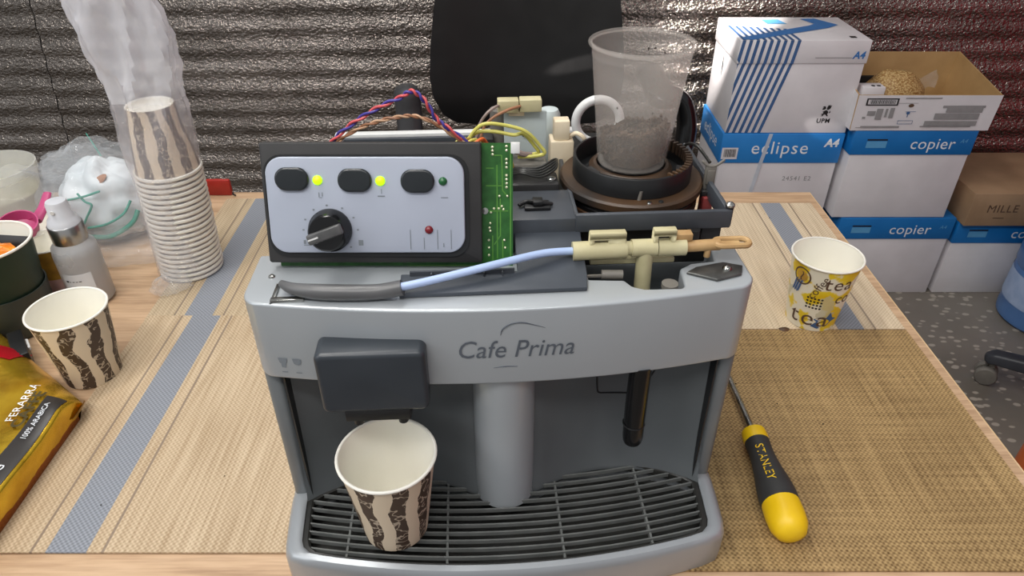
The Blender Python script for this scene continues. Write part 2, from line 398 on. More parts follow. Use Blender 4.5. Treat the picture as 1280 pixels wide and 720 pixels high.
class G:
    def __init__(s):
        s.v, s.f, s.mi, s.cur = [], [], [], 0
    def slot(s, i):
        s.cur = i
        return s
    def add(s, verts, faces, mx=None):
        o = len(s.v)
        for p in verts:
            p = Vector(p)
            s.v.append(tuple(mx @ p) if mx is not None else tuple(p))
        for f in faces:
            s.f.append([o + i for i in f]); s.mi.append(s.cur)
        return s
    def box(s, x0, x1, y0, y1, z0, z1, mx=None):
        return s.add([(x0, y0, z0), (x1, y0, z0), (x1, y1, z0), (x0, y1, z0), (x0, y0, z1), (x1, y0, z1), (x1, y1, z1), (x0, y1, z1)],
                     [(0, 3, 2, 1), (4, 5, 6, 7), (0, 1, 5, 4), (1, 2, 6, 5), (2, 3, 7, 6), (3, 0, 4, 7)], mx)
    def prism(s, poly, z0, z1, mx=None):
        n = len(poly)
        vs = [(p[0], p[1], z0) for p in poly] + [(p[0], p[1], z1) for p in poly]
        fs = [tuple(range(n - 1, -1, -1)), tuple(range(n, 2 * n))]
        fs += [(i, (i + 1) % n, n + (i + 1) % n, n + i) for i in range(n)]
        return s.add(vs, fs, mx)
    def poly(s, pts, mx=None):
        return s.add(pts, [tuple(range(len(pts)))], mx)
    def lathe(s, prof, seg=32, mx=None, close=False):
        n = len(prof)
        vs = []
        for (r, z) in prof:
            for j in range(seg):
                a = 2 * PI * j / seg
                vs.append((r * math.cos(a), r * math.sin(a), z))
        fs = []
        for i in range(n if close else n - 1):
            a, b = i * seg, ((i + 1) % n) * seg
            for j in range(seg):
                j2 = (j + 1) % seg
                fs.append((a + j, a + j2, b + j2, b + j))
        if not close:
            if prof[0][0] > 1e-6: pass
        return s.add(vs, fs, mx)
    def disc(s, r, z, seg=32, mx=None):
        return s.add([(r * math.cos(2 * PI * j / seg), r * math.sin(2 * PI * j / seg), z) for j in range(seg)], [tuple(range(seg))], mx)
    def cyl(s, a, b, r, seg=16, r2=None):
        return s.tube([a, b], [r, r if r2 is None else r2], seg, sm=0)
    def tube(s, pts, r, seg=8, sm=6, flat=1.0, closed=False):
        P = smooth_path(pts, sm) if sm else [Vector(p) for p in pts]
        n = len(P)
        if isinstance(r, (list, tuple)):
            m = len(r) - 1
            rr = []
            for i in range(n):
                t = i / (n - 1) * m
                a = min(int(t), m - 1) if m else 0
                rr.append(r[a] + (r[min(a + 1, m)] - r[a]) * (t - a))
        else:
            rr = [r] * n
        T = []
        for i in range(n):
            if closed:
                d = P[(i + 1) % n] - P[i - 1]
            else:
                d = P[min(i + 1, n - 1)] - P[max(i - 1, 0)]
            T.append(d.normalized())
        up = Vector((0, 0, 1)) if abs(T[0].z) < 0.9 else Vector((0, 1, 0))
        u = T[0].cross(up).normalized()
        vs, fs = [], []
        for i in range(n):
            u = (u - T[i] * u.dot(T[i])).normalized()
            w_ = u.cross(T[i]).normalized()
            for j in range(seg):
                a = 2 * PI * j / seg
                vs.append(P[i] + u * (rr[i] * math.cos(a)) + w_ * (rr[i] * flat * math.sin(a)))
        for i in range(n if closed else n - 1):
            for j in range(seg):
                j2 = (j + 1) % seg
                i2 = (i + 1) % n
                fs.append((i * seg + j, i * seg + j2, i2 * seg + j2, i2 * seg + j))
        if not closed:
            fs.append(tuple(range(seg - 1, -1, -1)))
            fs.append(tuple((n - 1) * seg + j for j in range(seg)))
        return s.add(vs, fs)
    def build(s, name, mat, parent=None, smooth=False, bevel=0.0, seg=2, loc=None, rot=None, subsurf=0, angle=35):
        me = bpy.data.meshes.new(name)
        me.from_pydata(s.v, [], s.f)
        mats = mat if isinstance(mat, (list, tuple)) else [mat]
        for m in mats:
            me.materials.append(m)
        bm = bmesh.new()
        bm.from_mesh(me)
        for f, i in zip(bm.faces, s.mi):
            f.material_index = i
        bmesh.ops.recalc_face_normals(bm, faces=bm.faces)
        if bevel:
            bmesh.ops.remove_doubles(bm, verts=bm.verts, dist=1e-6)
            es = [e for e in bm.edges if len(e.link_faces) == 2 and e.calc_face_angle() > R(angle)]
            bmesh.ops.bevel(bm, geom=es, offset=bevel, segments=seg, profile=0.5, affect='EDGES', clamp_overlap=True)
        if smooth or bevel:
            for f in bm.faces:
                f.smooth = True
            if not subsurf:
                for e in bm.edges:
                    if len(e.link_faces) == 2 and e.calc_face_angle() > R(42):
                        e.smooth = False
        bm.to_mesh(me)
        bm.free()
        o = bpy.data.objects.new(name, me)
        col.objects.link(o)
        if parent: o.parent = parent
        if loc is not None: o.location = loc
        if rot is not None: o.rotation_euler = rot
        if subsurf:
            sm = o.modifiers.new('subsurf', 'SUBSURF'); sm.levels = sm.render_levels = subsurf
        return o

def tag(o, label=None, cat=None, group=None, kind=None):
    if label: o['label'] = label
    if cat: o['category'] = cat
    if group: o['group'] = group
    if kind: o['kind'] = kind
    return o
def thing(name, label, cat, loc=(0, 0, 0), rz=0.0, group=None, rot=None):
    o = bpy.data.objects.new(name, None)
    o.empty_display_size = 0.02
    col.objects.link(o)
    o.location = loc
    o.rotation_euler = rot if rot else (0, 0, rz)
    return tag(o, label, cat, group)
def dup(root, loc, rz, label, group=None):
    r = root.copy(); col.objects.link(r)
    r.location = loc; r.rotation_euler = (0, 0, rz)
    tag(r, label, None, group)
    for ch in list(root.children):
        c_ = ch.copy(); col.objects.link(c_); c_.parent = r
        for g in ch.children:
            d = g.copy(); col.objects.link(d); d.parent = c_
    return r
def part(o, label):
    o['label'] = label
    return o

def T(loc=(0, 0, 0), rx=0, ry=0, rz=0):
    return Matrix.Translation(loc) @ Matrix.Rotation(rz, 4, 'Z') @ Matrix.Rotation(ry, 4, 'Y') @ Matrix.Rotation(rx, 4, 'X')
FRONT = lambda x, y, z: T((x, y, z), rx=R(90))      # xy plane -> facing -Y

def text(s, size, align='CENTER', shear=0.0, space=1.0, res=3, bold=0.0):
    cu = bpy.data.curves.new('t', 'FONT')
    cu.body, cu.size, cu.align_x, cu.align_y, cu.shear = s, size, align, 'CENTER', shear
    cu.space_character, cu.resolution_u, cu.offset = space, res, bold
    ob = bpy.data.objects.new('t', cu)
    col.objects.link(ob)
    dg = bpy.context.evaluated_depsgraph_get()
    me = bpy.data.meshes.new_from_object(ob.evaluated_get(dg))
    vs = [tuple(v_.co) for v_ in me.vertices]
    fs = [tuple(p.vertices) for p in me.polygons]
    bpy.data.objects.remove(ob)
    bpy.data.curves.remove(cu)
    bpy.data.meshes.remove(me)
    return vs, fs
def text_on(g, s, size, mx=None, fn=None, **kw):
    vs, fs = text(s, size, **kw)
    if fn: vs = [fn(*v_) for v_ in vs]
    g.add(vs, fs, mx)
    return g

def rrect(x0, x1, y0, y1, r, n=6):
    out = []
    for cx, cy, a0 in ((x1 - r, y1 - r, 0), (x0 + r, y1 - r, 90), (x0 + r, y0 + r, 180), (x1 - r, y0 + r, 270)):
        for i in range(n + 1):
            a = R(a0 + 90 * i / n)
            out.append((cx + r * math.cos(a), cy + r * math.sin(a)))
    return out

# ------------------------------------------------------------------ setting
FZ = -0.706
g = G().box(-3.0, 2.6, -1.6, 2.2, FZ - 0.05, FZ)
tag(g.build('floor', M['floor']), kind='structure')
g = G().box(-2.6, 2.5, 2.09, 2.2, FZ, 1.3)
wall = tag(g.build('wall_back', M['dark']), kind='structure')
g = G().box(2.4, 2.5, -1.6, 2.09, FZ, 1.3)  # unseen red wall, added so the right side of the foil reflects red
tag(g.build('wall_red_reflector', M['red_reflector']), kind='structure')
def foil_sheet(x0, x1, y, lean0, lean1):
    g = G()
    nx, nz = 46, 400
    vs, fs = [], []
    z0, z1 = FZ, 1.28
    for i in range(nz + 1):
        z = z0 + (z1 - z0) * i / nz
        for j in range(nx + 1):
            t = j / nx
            x = x0 + (x1 - x0) * t + ((1 - t) * lean0 + t * lean1) * z
            ph = 2 * PI * z / 0.0585 + 0.5 * math.sin(x * 2.1) + 0.35 * math.sin(x * 5.3 + z * 3)
            s_ = math.sin(ph)
            dy = 0.0028 * s_ + 0.004 * math.sin(x * 3 + z * 5)
            vs.append((x, y - dy, z))
    for i in range(nz):
        for j in range(nx):
            a = i * (nx + 1) + j
            fs.append((a, a + 1, a + nx + 2, a + nx + 1))
    return g.add(vs, fs)
foil_sheet(-2.6, -1.347, 2.070, 0.0, 0.098).build('foil_sheet', M['foil'], wall, smooth=True)
foil_sheet(-1.335, 2.4, 2.055, 0.098, 0.0).build('foil_sheet', M['foil'], wall, smooth=True)

# ------------------------------------------------------------------ table and mats
TX0, TX1, TY0, TY1 = -0.95, 0.447, 0.285, 0.955
t = thing('table', 'light oak laminate table carrying the coffee machine and woven mats', 'table', (0, 0, FZ))
g = G().box(TX0, TX1, TY0, TY1, -0.028 - FZ, -0.0015 - FZ)
top = g.build('tabletop', M['wood'], t)
g = G().box(TX0, TX1, TY0 - 0.0015, TY0, -0.028 - FZ, -0.0015 - FZ).box(TX1, TX1 + 0.0015, TY0, TY1, -0.028 - FZ, -0.0015 - FZ)
g.build('edge_band', M['table_edge'], t)
for lx in (TX0 + 0.05, TX1 - 0.05):
    for ly in (TY0 + 0.05, TY1 - 0.05):
        G().box(lx - 0.02, lx + 0.02, ly - 0.02, ly + 0.02, 0, -0.028 - FZ).build('leg', M['table_leg'], t, bevel=0.003)

def mat_thing(x0, x1, y0, y1, m, label, rz=0.0, z=-0.0015):
    cx, cy = (x0 + x1) / 2, (y0 + y1) / 2
    g = G()
    nx, ny = 24, 16
    vs, fs = [], []
    for i in range(ny + 1):
        for j in range(nx + 1):
            vs.append((x0 - cx + (x1 - x0) * j / nx, y0 - cy + (y1 - y0) * i / ny, 0.0014 ))
    for i in range(ny):
        for j in range(nx):
            a = i * (nx + 1) + j
            fs.append((a, a + 1, a + nx + 2, a + nx + 1))
    g.add(vs, fs)
    g.box(x0 - cx, x1 - cx, y0 - cy, y1 - cy, 0.0, 0.00135)
    o = g.build('placemat', m)
    o.location = (cx, cy, z)
    o.rotation_euler = (0, 0, rz)
    return tag(o, label, 'placemat', None)
# object-space stripes are given from each mat's own centre: shift them with a mapping per mat
def shift_stripe(m, dx):
    for n_ in m.node_tree.nodes:
        if n_.type == 'SEPXYZ':
            l = n_.inputs[0].links[0]
            src = l.from_socket
            mp = m.node_tree.nodes.new('ShaderNodeMapping')
            mp.inputs['Location'].default_value = (dx, 0, 0)
            m.node_tree.links.new(src, mp.inputs['Vector'])
            m.node_tree.links.new(mp.outputs[0], n_.inputs[0])
FL = (-0.414, 0.020, 0.3345, 0.642)
RL = (-0.418, 0.010, 0.6385, 0.935)
FRm = (0.0, 0.4365, 0.319, 0.6165)
RR = (0.012, 0.4365, 0.6185, 0.918)
shift_stripe(M['mat_fl'], (FL[0] + FL[1]) / 2)
shift_stripe(M['mat_rl'], (RL[0] + RL[1]) / 2)
shift_stripe(M['mat_rr'], (RR[0] + RR[1]) / 2)
mat_thing(*RL, M['mat_rl'], 'straw woven placemat with grey stripe under the bagged cup stack, behind the front left mat', R(1.0))
mat_thing(*RR, M['mat_rr'], 'pale woven placemat with grey stripe under the yellow printed cup', R(0.0))
mat_thing(*FL, M['mat_fl'], 'straw woven placemat with broad grey stripe left of the coffee machine', R(0), -0.0006)
mat_thing(*FRm, M['mat_fr'], 'plain brown coarse woven placemat under the screwdriver', R(0), -0.0011)
g = G()
for q in range(1):
    g.add([(0.006 * math.cos(a) * (1 + .2 * math.sin(3 * a)), 0.0042 * math.sin(a), 0) for a in [2 * PI * i / 10 for i in range(10)]] + [(0, 0, 0.0035)],
          [(i, (i + 1) % 10, 10) for i in range(10)] + [tuple(range(9, -1, -1))])
tag(g.build('coffee_crumb', M['rust'], smooth=True, loc=(0.302, 0.617, 0.0003)), 'small brown crumb on the mat seam below the yellow cup', 'crumb')

# ------------------------------------------------------------------ coffee machine
cm = thing('coffee_machine', 'opened silver coffee machine with exposed grinder and dark drip grille', 'coffee machine', (-0.005, 0.363, 0.0), R(3.5))

def front_y(x, dep=0.018, y0=-0.012):
    return y0 + dep * (x / 0.166) ** 2
# top front shell: bowed plan, rounded ends, notched at the right where the valve drops in
pts = []
HW = 0.166
for i in range(33):
    x = -0.152 + 0.304 * i / 32
    pts.append((x, front_y(x)))
for i in range(1, 8):
    a = R(-90 + 90 * i / 8)
    pts.append((0.152 + 0.014 * math.cos(a), front_y(0.152) + 0.015 + 0.015 * math.sin(a)))
pts += [(0.166, 0.062), (0.150, 0.062), (0.146, 0.036), (0.129, 0.034), (0.120, 0.028), (0.118, 0.0075), (0.115, 0.005), (0.091, 0.0055), (0.084, 0.009), (0.080, 0.0165), (0.057, 0.0185), (0.055, 0.062), (-0.166, 0.062)]
for i in range(0, 7):
    a = R(180 + 90 * i / 8)
    pts.append((-0.152 + 0.014 * math.cos(a), front_y(0.152) + 0.015 + 0.015 * math.sin(a)))
beam = G().prism(pts, 0.161, 0.2225).build('front_shell', M['silver'], cm, bevel=0.0055, seg=5, angle=30)
def on_beam(x, z, off=0.0004):
    return (x, front_y(x) - off, z)

# body behind, cavity panel, columns, pillar
g = G().box(-0.164, 0.164, 0.062, 0.29, 0.001, 0.205)
g.build('body_shell', M['greyplastic'], cm, bevel=0.004)
def back_y(x):
    a = abs(x)
    return 0.0275 - ((a - 0.088) / 0.0655) ** 2 * 0.021 if a > 0.02 else 0.0075
pts = [(-0.154 + 0.308 * i / 48, 0) for i in range(49)]
vs, fs = [], []
rows = [(0.030, -0.003), (0.034, -0.0022), (0.040, 0.0), (0.055, 0.003), (0.08, 0.0055), (0.165, 0.010)]
for (z, dy) in rows:
    for (x, _) in pts:
        vs.append((x, back_y(x) + dy, z))
n = len(pts)
for r in range(len(rows) - 1):
    for i in range(n - 1):
        a = r * n + i
        fs.append((a, a + 1, a + n + 1, a + n))
cav = G().add(vs, fs)
cav.build('cavity_panel', M['greyplastic'], cm, smooth=True)
for s in (-1, 1):
    g = G().prism([(s * 0.1655, 0.014), (s * 0.1655, 0.064), (s * 0.1520, 0.064), (s * 0.1520, 0.016), (s * 0.155, 0.011), (s * 0.1625, 0.011)], 0.022, 0.1610)
    g.build('side_column', M['column'], cm, bevel=0.002)
    G().prism([(s * 0.1524, 0.0100), (s * 0.1524, 0.030), (s * 0.1500, 0.030), (s * 0.1500, 0.0070)], 0.032, 0.1608).build('column_groove', M['black'], cm)
g = G().lathe([(0.0235, 0.030), (0.0225, 0.034), (0.0222, 0.163)], 40, T((0.0, 0.0135, 0)))
g.build('centre_pillar', M['silver'], cm, smooth=True)
# printed hatch outline and wire clip by the wand
def on_cav(x, z):
    return (x, back_y(x) + 0.0055 + (z - 0.08) * 0.053, z)
g = G().tube([on_cav(0.0698, 0.150), on_cav(0.0712, 0.128), on_cav(0.0726, 0.1105), on_cav(0.0745, 0.1070), on_cav(0.080, 0.1060), on_cav(0.0980, 0.1050)], 0.0007, 6, 4)
g.tube([on_cav(0.118, 0.150), on_cav(0.1145, 0.128), on_cav(0.1085, 0.1145)], 0.0007, 6, 2)
g.build('hatch_line', M['black'], cm)

# drip tray
def outer(n=96):
    p = []
    for i in range(41):
        x = -0.150 + 0.300 * i / 40
        p.append((x, -0.0675 + 0.0185 * (x / 0.15) ** 2))
    for i in range(1, 9):
        a = R(-75 + 75 * i / 9)
        p.append((0.148 + 0.0165 * math.cos(a), -0.033 + 0.0165 * math.sin(a)))
    p += [(0.1665, -0.01), (0.168, 0.02), (0.167, 0.06)]
    q = [(-x, y) for x, y in reversed(p)]
    return q[-1:] and p + q
def ray_hit(poly, c_, a):
    d = (math.cos(a), math.sin(a))
    best = 0
    for i in range(len(poly)):
        p, q = poly[i], poly[(i + 1) % len(poly)]
        ex, ey = q[0] - p[0], q[1] - p[1]
        den = d[0] * ey - d[1] * ex
        if abs(den) < 1e-12: continue
        t_ = ((p[0] - c_[0]) * ey - (p[1] - c_[1]) * ex) / den
        u_ = ((p[0] - c_[0]) * d[1] - (p[1] - c_[1]) * d[0]) / den
        if t_ > 0 and -1e-9 <= u_ <= 1 + 1e-9: best = max(best, t_)
    return (c_[0] + d[0] * best, c_[1] + d[1] * best)
OUT = outer()
INN = []
for i in range(31):
    x = -0.143 + 0.286 * i / 30
    INN.append((x, -0.0605 + 0.0185 * (x / 0.15) ** 2))
INN += [(0.1485, -0.040), (0.1515, -0.034), (0.1535, -0.010), (0.1545, 0.006)]
for i in range(41):
    x = 0.150 - 0.300 * i / 40
    INN.append((x, back_y(x) + 0.0))
INN += [(-0.1545, 0.006), (-0.1535, -0.010), (-0.1515, -0.034), (-0.1485, -0.040)]
NA = 160
cc = (0, -0.02)
lo = [ray_hit(OUT, cc, 2 * PI * i / NA) for i in range(NA)]
li = [ray_hit(INN, cc, 2 * PI * i / NA) for i in range(NA)]
def ring_pts(loop, k, z, other=None):
    return [(cc[0] + (x - cc[0]) * k, cc[1] + (y - cc[1]) * k, z) for x, y in loop]
def lerp_loop(a, b, t_, z):
    return [(p[0] + (q[0] - p[0]) * t_, p[1] + (q[1] - p[1]) * t_, z) for p, q in zip(a, b)]
loops = [lerp_loop(lo, li, 0.06, 0.0), lerp_loop(lo, li, 0.0, 0.004), lerp_loop(lo, li, 0, 0.026), lerp_loop(lo, li, 0.08, 0.031), lerp_loop(lo, li, 0.30, 0.0335),
         lerp_loop(lo, li, 0.86, 0.0345), lerp_loop(lo, li, 1.0, 0.0335), lerp_loop(lo, li, 1.0, 0.014)]
vs = [p for l in loops for p in l]
fs = []
for r in range(len(loops) - 1):
    for i in range(NA):
        fs.append((r * NA + i, r * NA + (i + 1) % NA, (r + 1) * NA + (i + 1) % NA, (r + 1) * NA + i))
G().add(vs, fs).build('base_rim', M['base_silver'], cm, smooth=True)
G().add(lerp_loop(lo, li, 1.0, 0.0165), [tuple(range(NA))]).build('drip_pan', M['traydark'], cm)
# grille: frame, curved bars and cross bars
grl_ = [lerp_loop(lo, li, 1.005, 0.0325), lerp_loop([(cc[0], cc[1])] * NA, li, 0.975, 0.0335), lerp_loop([(cc[0], cc[1])] * NA, li, 0.965, 0.0325), lerp_loop([(cc[0], cc[1])] * NA, li, 0.965, 0.026)]
vs = [p for l in grl_ for p in l]
fs = []
for r in range(3):
    for i in range(NA):
        fs.append((r * NA + i, r * NA + (i + 1) % NA, (r + 1) * NA + (i + 1) % NA, (r + 1) * NA + i))
grille = G().add(vs, fs).build('drip_grille', M['traydark'], cm, smooth=True)
def inside(p):
    c_ = False
    for i in range(len(li)):
        a, b = li[i], li[(i + 1) % len(li)]
        if (a[1] > p[1]) != (b[1] > p[1]) and p[0] < (b[0] - a[0]) * (p[1] - a[1]) / (b[1] - a[1]) + a[0]:
            c_ = not c_
    return c_
for kbar in range(13):
    y0 = -0.0535 + 0.0069 * kbar
    seg_pts, runs = [], []
    for i in range(121):
        x = -0.152 + 0.304 * i / 120
        y = y0 + 0.0165 * (x / 0.15) ** 2
        ok = inside((x * 1.01, y + 0.0006)) and inside((x * 1.01, y - 0.0006))
        if ok: seg_pts.append((x, y))
        elif seg_pts:
            runs.append(seg_pts); seg_pts = []
    if seg_pts: runs.append(seg_pts)
    for run in runs:
        if len(run) < 4: continue
        run = run[::4] + ([run[-1]] if (len(run) - 1) % 4 else [])
        g = G()
        n = len(run)
        vs = []
        for (x, y) in run:
            vs += [(x, y - 0.0006, 0.033), (x, y + 0.0006, 0.033), (x, y + 0.0007, 0.0295), (x, y - 0.0007, 0.0295)]
        fs = [(0, 1, 2, 3), (4 * n - 1, 4 * n - 2, 4 * n - 3, 4 * n - 4)]
        for i in range(n - 1):
            for j in range(4):
                fs.append((4 * i + j, 4 * i + (j + 1) % 4, 4 * i + 4 + (j + 1) % 4, 4 * i + 4 + j))
        g.add(vs, fs).build('grille_bar', M['grille'], grille)
for x in (-0.118, -0.045, 0.040, 0.106):
    ys = [p / 1000 for p in range(-62, 32) if inside((x, p / 1000))]
    G().box(x - 0.0008, x + 0.0008, ys[0], ys[-1], 0.0265, 0.0312).build('cross_bar', M['grille'], grille)

# coffee spout
sp = G().prism(rrect(-0.1200, -0.0505, 0.1505, 0.2000, 0.005), 0.0, 0.022, T((0, -0.001, 0), rx=R(90))).build('spout_block', M['spout'], cm, bevel=0.0035, seg=4)
nz = G().prism([(-0.1065, -0.0225), (-0.0635, -0.0225), (-0.062, -0.004), (-0.1065, -0.002)], 0.1425, 0.152).build('nozzle_block', M['black'], sp, bevel=0.001)
for x in (-0.0985, -0.0690):
    G().cyl((x, -0.0190, 0.1388), (x, -0.0190, 0.1450), 0.0033, 14).build('nozzle', M['black'], sp, smooth=True)
# steam wand
g = G().tube([(0.094, 0.0, 0.163), (0.094, -0.0005, 0.125), (0.0945, -0.001, 0.095), (0.0947, -0.001, 0.089)], [0.0076, 0.0078, 0.0076, 0.006], 20, 6)
wd = g.build('steam_wand', M['blackgloss'], cm, smooth=True)
G().tube([(0.094 + 0.0079 * math.cos(a), -0.0008 + 0.0079 * math.sin(a), 0.108) for a in [2 * PI * i / 16 for i in range(16)]], 0.0005, 6, 0, closed=True).build('wand_ring', M['black'], wd)

# lettering and icons on the shell
g = G()
text_on(g, 'Cafe Prima', 0.0200, fn=lambda x, y, z: on_beam(0.0065 + x * 0.86, 0.1905 + y), shear=0.22)
sw = [(-0.006, 0.2035), (-0.0045, 0.2085), (0.001, 0.2125), (0.008, 0.2130), (0.016, 0.2105), (0.0225, 0.2080)]
g.tube([on_beam(x + 0.003, z - 0.001, 0.0001) for x, z in sw], [0.0002, 0.0005, 0.0006, 0.0005, 0.0003, 0.0001], 6, 6)
g.tube([on_beam(x, z, 0.0001) for x, z in ((-0.008, 0.1755), (0.0, 0.1765), (0.008, 0.1762))], [0.0001, 0.0004, 0.0002], 6, 6)
g.build('lettering', M['ink'], cm)
g = G()
def flat_on_beam(poly):
    g.add([on_beam(x, z) for x, z in poly], [tuple(range(len(poly)))])
for cx in (-0.1465, -0.1370):
    flat_on_beam([(cx - 0.003, 0.1795), (cx + 0.003, 0.1795), (cx + 0.0023, 0.1755), (cx + 0.001, 0.1745), (cx - 0.001, 0.1745), (cx - 0.0023, 0.1755)])
    flat_on_beam([(cx - 0.002, 0.1680), (cx + 0.002, 0.1680), (cx + 0.002, 0.1674), (cx - 0.002, 0.1674)])
flat_on_beam([(-0.1482, 0.1745), (-0.1448, 0.1745), (-0.1452, 0.1715), (-0.1478, 0.1715)])
g.build('cup_icons', M['inkfaint'], cm)

# open top: deck, walls, rails
G().box(-0.150, 0.150, 0.064, 0.285, 0.203, 0.2155).build('top_deck', M['dark'], cm, bevel=0.001)
G().box(0.0565, 0.1455, 0.0065, 0.0625, 0.163, 0.175).build('valve_well', M['dark'], cm)
rim = G().box(-0.148, 0.09, 0.284, 0.2935, 0.203, 0.2190)
rim.build('rear_rim', M['white_plastic'], cm, bevel=0.0015)
g = G().box(-0.138, 0.0, 0.262, 0.266, 0.215, 0.2235).box(-0.139, -0.135, 0.19, 0.266, 0.215, 0.2235)
g.build('rear_wall', M['slate_rail'], cm, bevel=0.0007)
# sloping slate lid under the hose
low_ = [(-0.066, 0.0035, 0.0), (0.0535, 0.0045, 0.0), (0.0555, 0.019, 0.0005), (0.0555, 0.058, 0.0120), (0.0100, 0.058, 0.0120), (0.0100, 0.024, 0.0018), (-0.066, 0.024, 0.0018)]
vs = [(x, y, 0.2228 + z) for x, y, z in low_] + [(x, y, 0.2258 + z) for x, y, z in low_]
fs = [(6, 5, 2, 1, 0), (5, 4, 3, 2), (7, 8, 9, 12, 13), (9, 10, 11, 12)] + [(i, (i + 1) % 7, 7 + (i + 1) % 7, 7 + i) for i in range(7)]
G().add(vs, fs).build('slate_lid', M['slate'], cm, bevel=0.0006)
g = G().box(-0.060, 0.008, 0.0215, 0.0232, 0.2270, 0.2305)
for x in (-0.046, -0.034, -0.012, 0.0):
    g.box(x - 0.0005, x + 0.0005, 0.019, 0.0215, 0.2270, 0.2300)
g.build('lid_rib', M['slate_rail'], cm)
# block with the small dark plug
blk = G().box(0.004, 0.0525, 0.056, 0.100, 0.2155, 0.2475).build('hopper_block', M['slate_rail'], cm, bevel=0.0012)
g = G().box(0.018, 0.036, 0.068, 0.080, 0.2475, 0.2500).box(0.024, 0.031, 0.070, 0.078, 0.250, 0.2535)
g.tube([(0.014, 0.073, 0.2495), (0.02, 0.076, 0.251), (0.028, 0.072, 0.252), (0.038, 0.074, 0.2495)], 0.0016, 8)
g.build('small_plug', M['black'], blk, bevel=0.0006)
blk2 = G().box(0.004, 0.046, 0.100, 0.122, 0.2155, 0.2520).build('motor_cover', M['bezel'], cm, bevel=0.002)
s1 = G().lathe([(0.0, 0.2536), (0.0022, 0.2534), (0.0032, 0.2528), (0.0034, 0.2518)], 14, T((0.041, 0.1085, 0))).build('screw', M['steel'], blk2, smooth=True)
# rail round the grinder bay
g = G().box(0.052, 0.1605, 0.0555, 0.0595, 0.2365, 0.2500)
g.box(0.157, 0.1605, 0.0595, 0.175, 0.2365, 0.2495)
g.box(0.0525, 0.0555, 0.0595, 0.175, 0.2155, 0.2455)
g.build('bay_rail', M['slate_rail'], cm, bevel=0.0008)
G().box(0.058, 0.157, 0.062, 0.066, 0.2155, 0.2400).build('bay_panel', M['dark'], cm)
g = G().cyl((0.1595, 0.060, 0.2365), (0.1595, 0.060, 0.2515), 0.0028, 12).build('screw_post', M['black'], cm, smooth=True)
G().lathe([(0.0, 0.2545), (0.002, 0.254), (0.0033, 0.2528), (0.0033, 0.2514), (0.0, 0.2512)], 14, T((0.1595, 0.060, 0))).build('screw', M['steel'], g, smooth=True)
g = G().box(0.1425, 0.1555, 0.0595, 0.066, 0.218, 0.237).cyl((0.135, 0.055, 0.222), (0.135, 0.055, 0.237), 0.0045, 12)
g.build('bay_support', M['bezel'], cm)

# grinder
GX, GY = 0.1035, 0.124
gr = G().lathe([(0.0, 0.2155), (0.049, 0.2155), (0.050, 0.236), (0.046, 0.240), (0.0, 0.240)], 56, T((GX, GY, 0))).build('grinder_body', M['black'], cm, smooth=True)
G().lathe([(0.047, 0.2265), (0.0515, 0.2275), (0.0515, 0.2325), (0.047, 0.2335)], 56, T((GX, GY, 0)), close=True).build('stained_band', M['rust'], gr, smooth=True)
G().lathe([(0.020, 0.240), (0.0525, 0.240), (0.054, 0.2415), (0.054, 0.246), (0.0525, 0.2475), (0.020, 0.2478)], 64, T((GX, GY, 0))).build('grinder_plate', M['brownblack'], gr, smooth=True)
G().lathe([(0.0, 0.2482), (0.0415, 0.2482), (0.0418, 0.2620), (0.0425, 0.2630), (0.0440, 0.2630), (0.0446, 0.2622), (0.0446, 0.2478)], 64, T((GX, GY, 0))).build('hopper_ring', M['black'], gr, smooth=True)
G().lathe([(0.026, 0.2484), (0.0315, 0.2484), (0.0315, 0.2525), (0.0285, 0.2555), (0.0262, 0.2555)], 48, T((GX, GY + 0.004, 0)), close=True).build('cup_seat', M['brownblack'], gr, smooth=True)
g = G()
for i in range(20):
    a = R(-62 + 6.3 * i)
    g.box(0.0395, 0.0440, -0.0010, 0.0010, 0.2560, 0.2640, T((GX, GY, 0), rz=a))
g.build('gear_teeth', M['brownblack'], gr)
G().box(-0.040, -0.033, -0.006, 0.006, 0.2482, 0.2585, T((GX, GY, 0), rz=R(25))).build('ring_stop', M['bezel'], gr)
G().box(0.033, 0.0405, -0.004, 0.004, 0.2482, 0.257, T((GX, GY, 0), rz=R(-20))).build('ring_stop', M['bezel'], gr)
for (x, y, z0, z1) in ((-0.003, -0.044, 0.247, 0.2545), (0.0015, -0.0515, 0.222, 0.236)):
    G().cyl((GX + x, GY + y, z0), (GX + x + 0.001, GY + y, z1), 0.0016, 10, 0.0013).build('stop_pin', M['castor'], gr, smooth=True)
for a in (-86, -76):
    G().lathe([(0.0, 0.2486), (0.0015, 0.2484), (0.0019, 0.2476)], 10, T((GX + 0.0495 * math.cos(R(a)), GY + 0.0495 * math.sin(R(a)), 0))).build('plate_rivet', M['dark'] if a == -76 else M['steel'], gr, smooth=True)
# metal latch with red connector
g = G().box(0.1545, 0.1625, 0.104, 0.107, 0.2425, 0.2605).box(0.1555, 0.1615, 0.1025, 0.104, 0.247, 0.258)
g.tube([(0.1515, 0.106, 0.2645), (0.156, 0.105, 0.261), (0.1615, 0.105, 0.261), (0.168, 0.106, 0.265)], 0.0012, 8, 4)
lt = g.build('latch', M['castor'], cm, bevel=0.0005)
G().box(0.1525, 0.1655, 0.100, 0.109, 0.2385, 0.2425).build('latch_foot', M['bezel'], lt, bevel=0.0006)
part(G().box(0.1535, 0.1615, 0.097, 0.107, 0.2155, 0.2385).build('red_connector', M['redblock'], cm, bevel=0.001), 'dull red push-on connector')
G().tube([(0.158, 0.108, 0.262), (0.152, 0.125, 0.268), (0.148, 0.140, 0.262), (0.150, 0.150, 0.24)], 0.0012, 8).build('wire', M['wire_black'], cm)

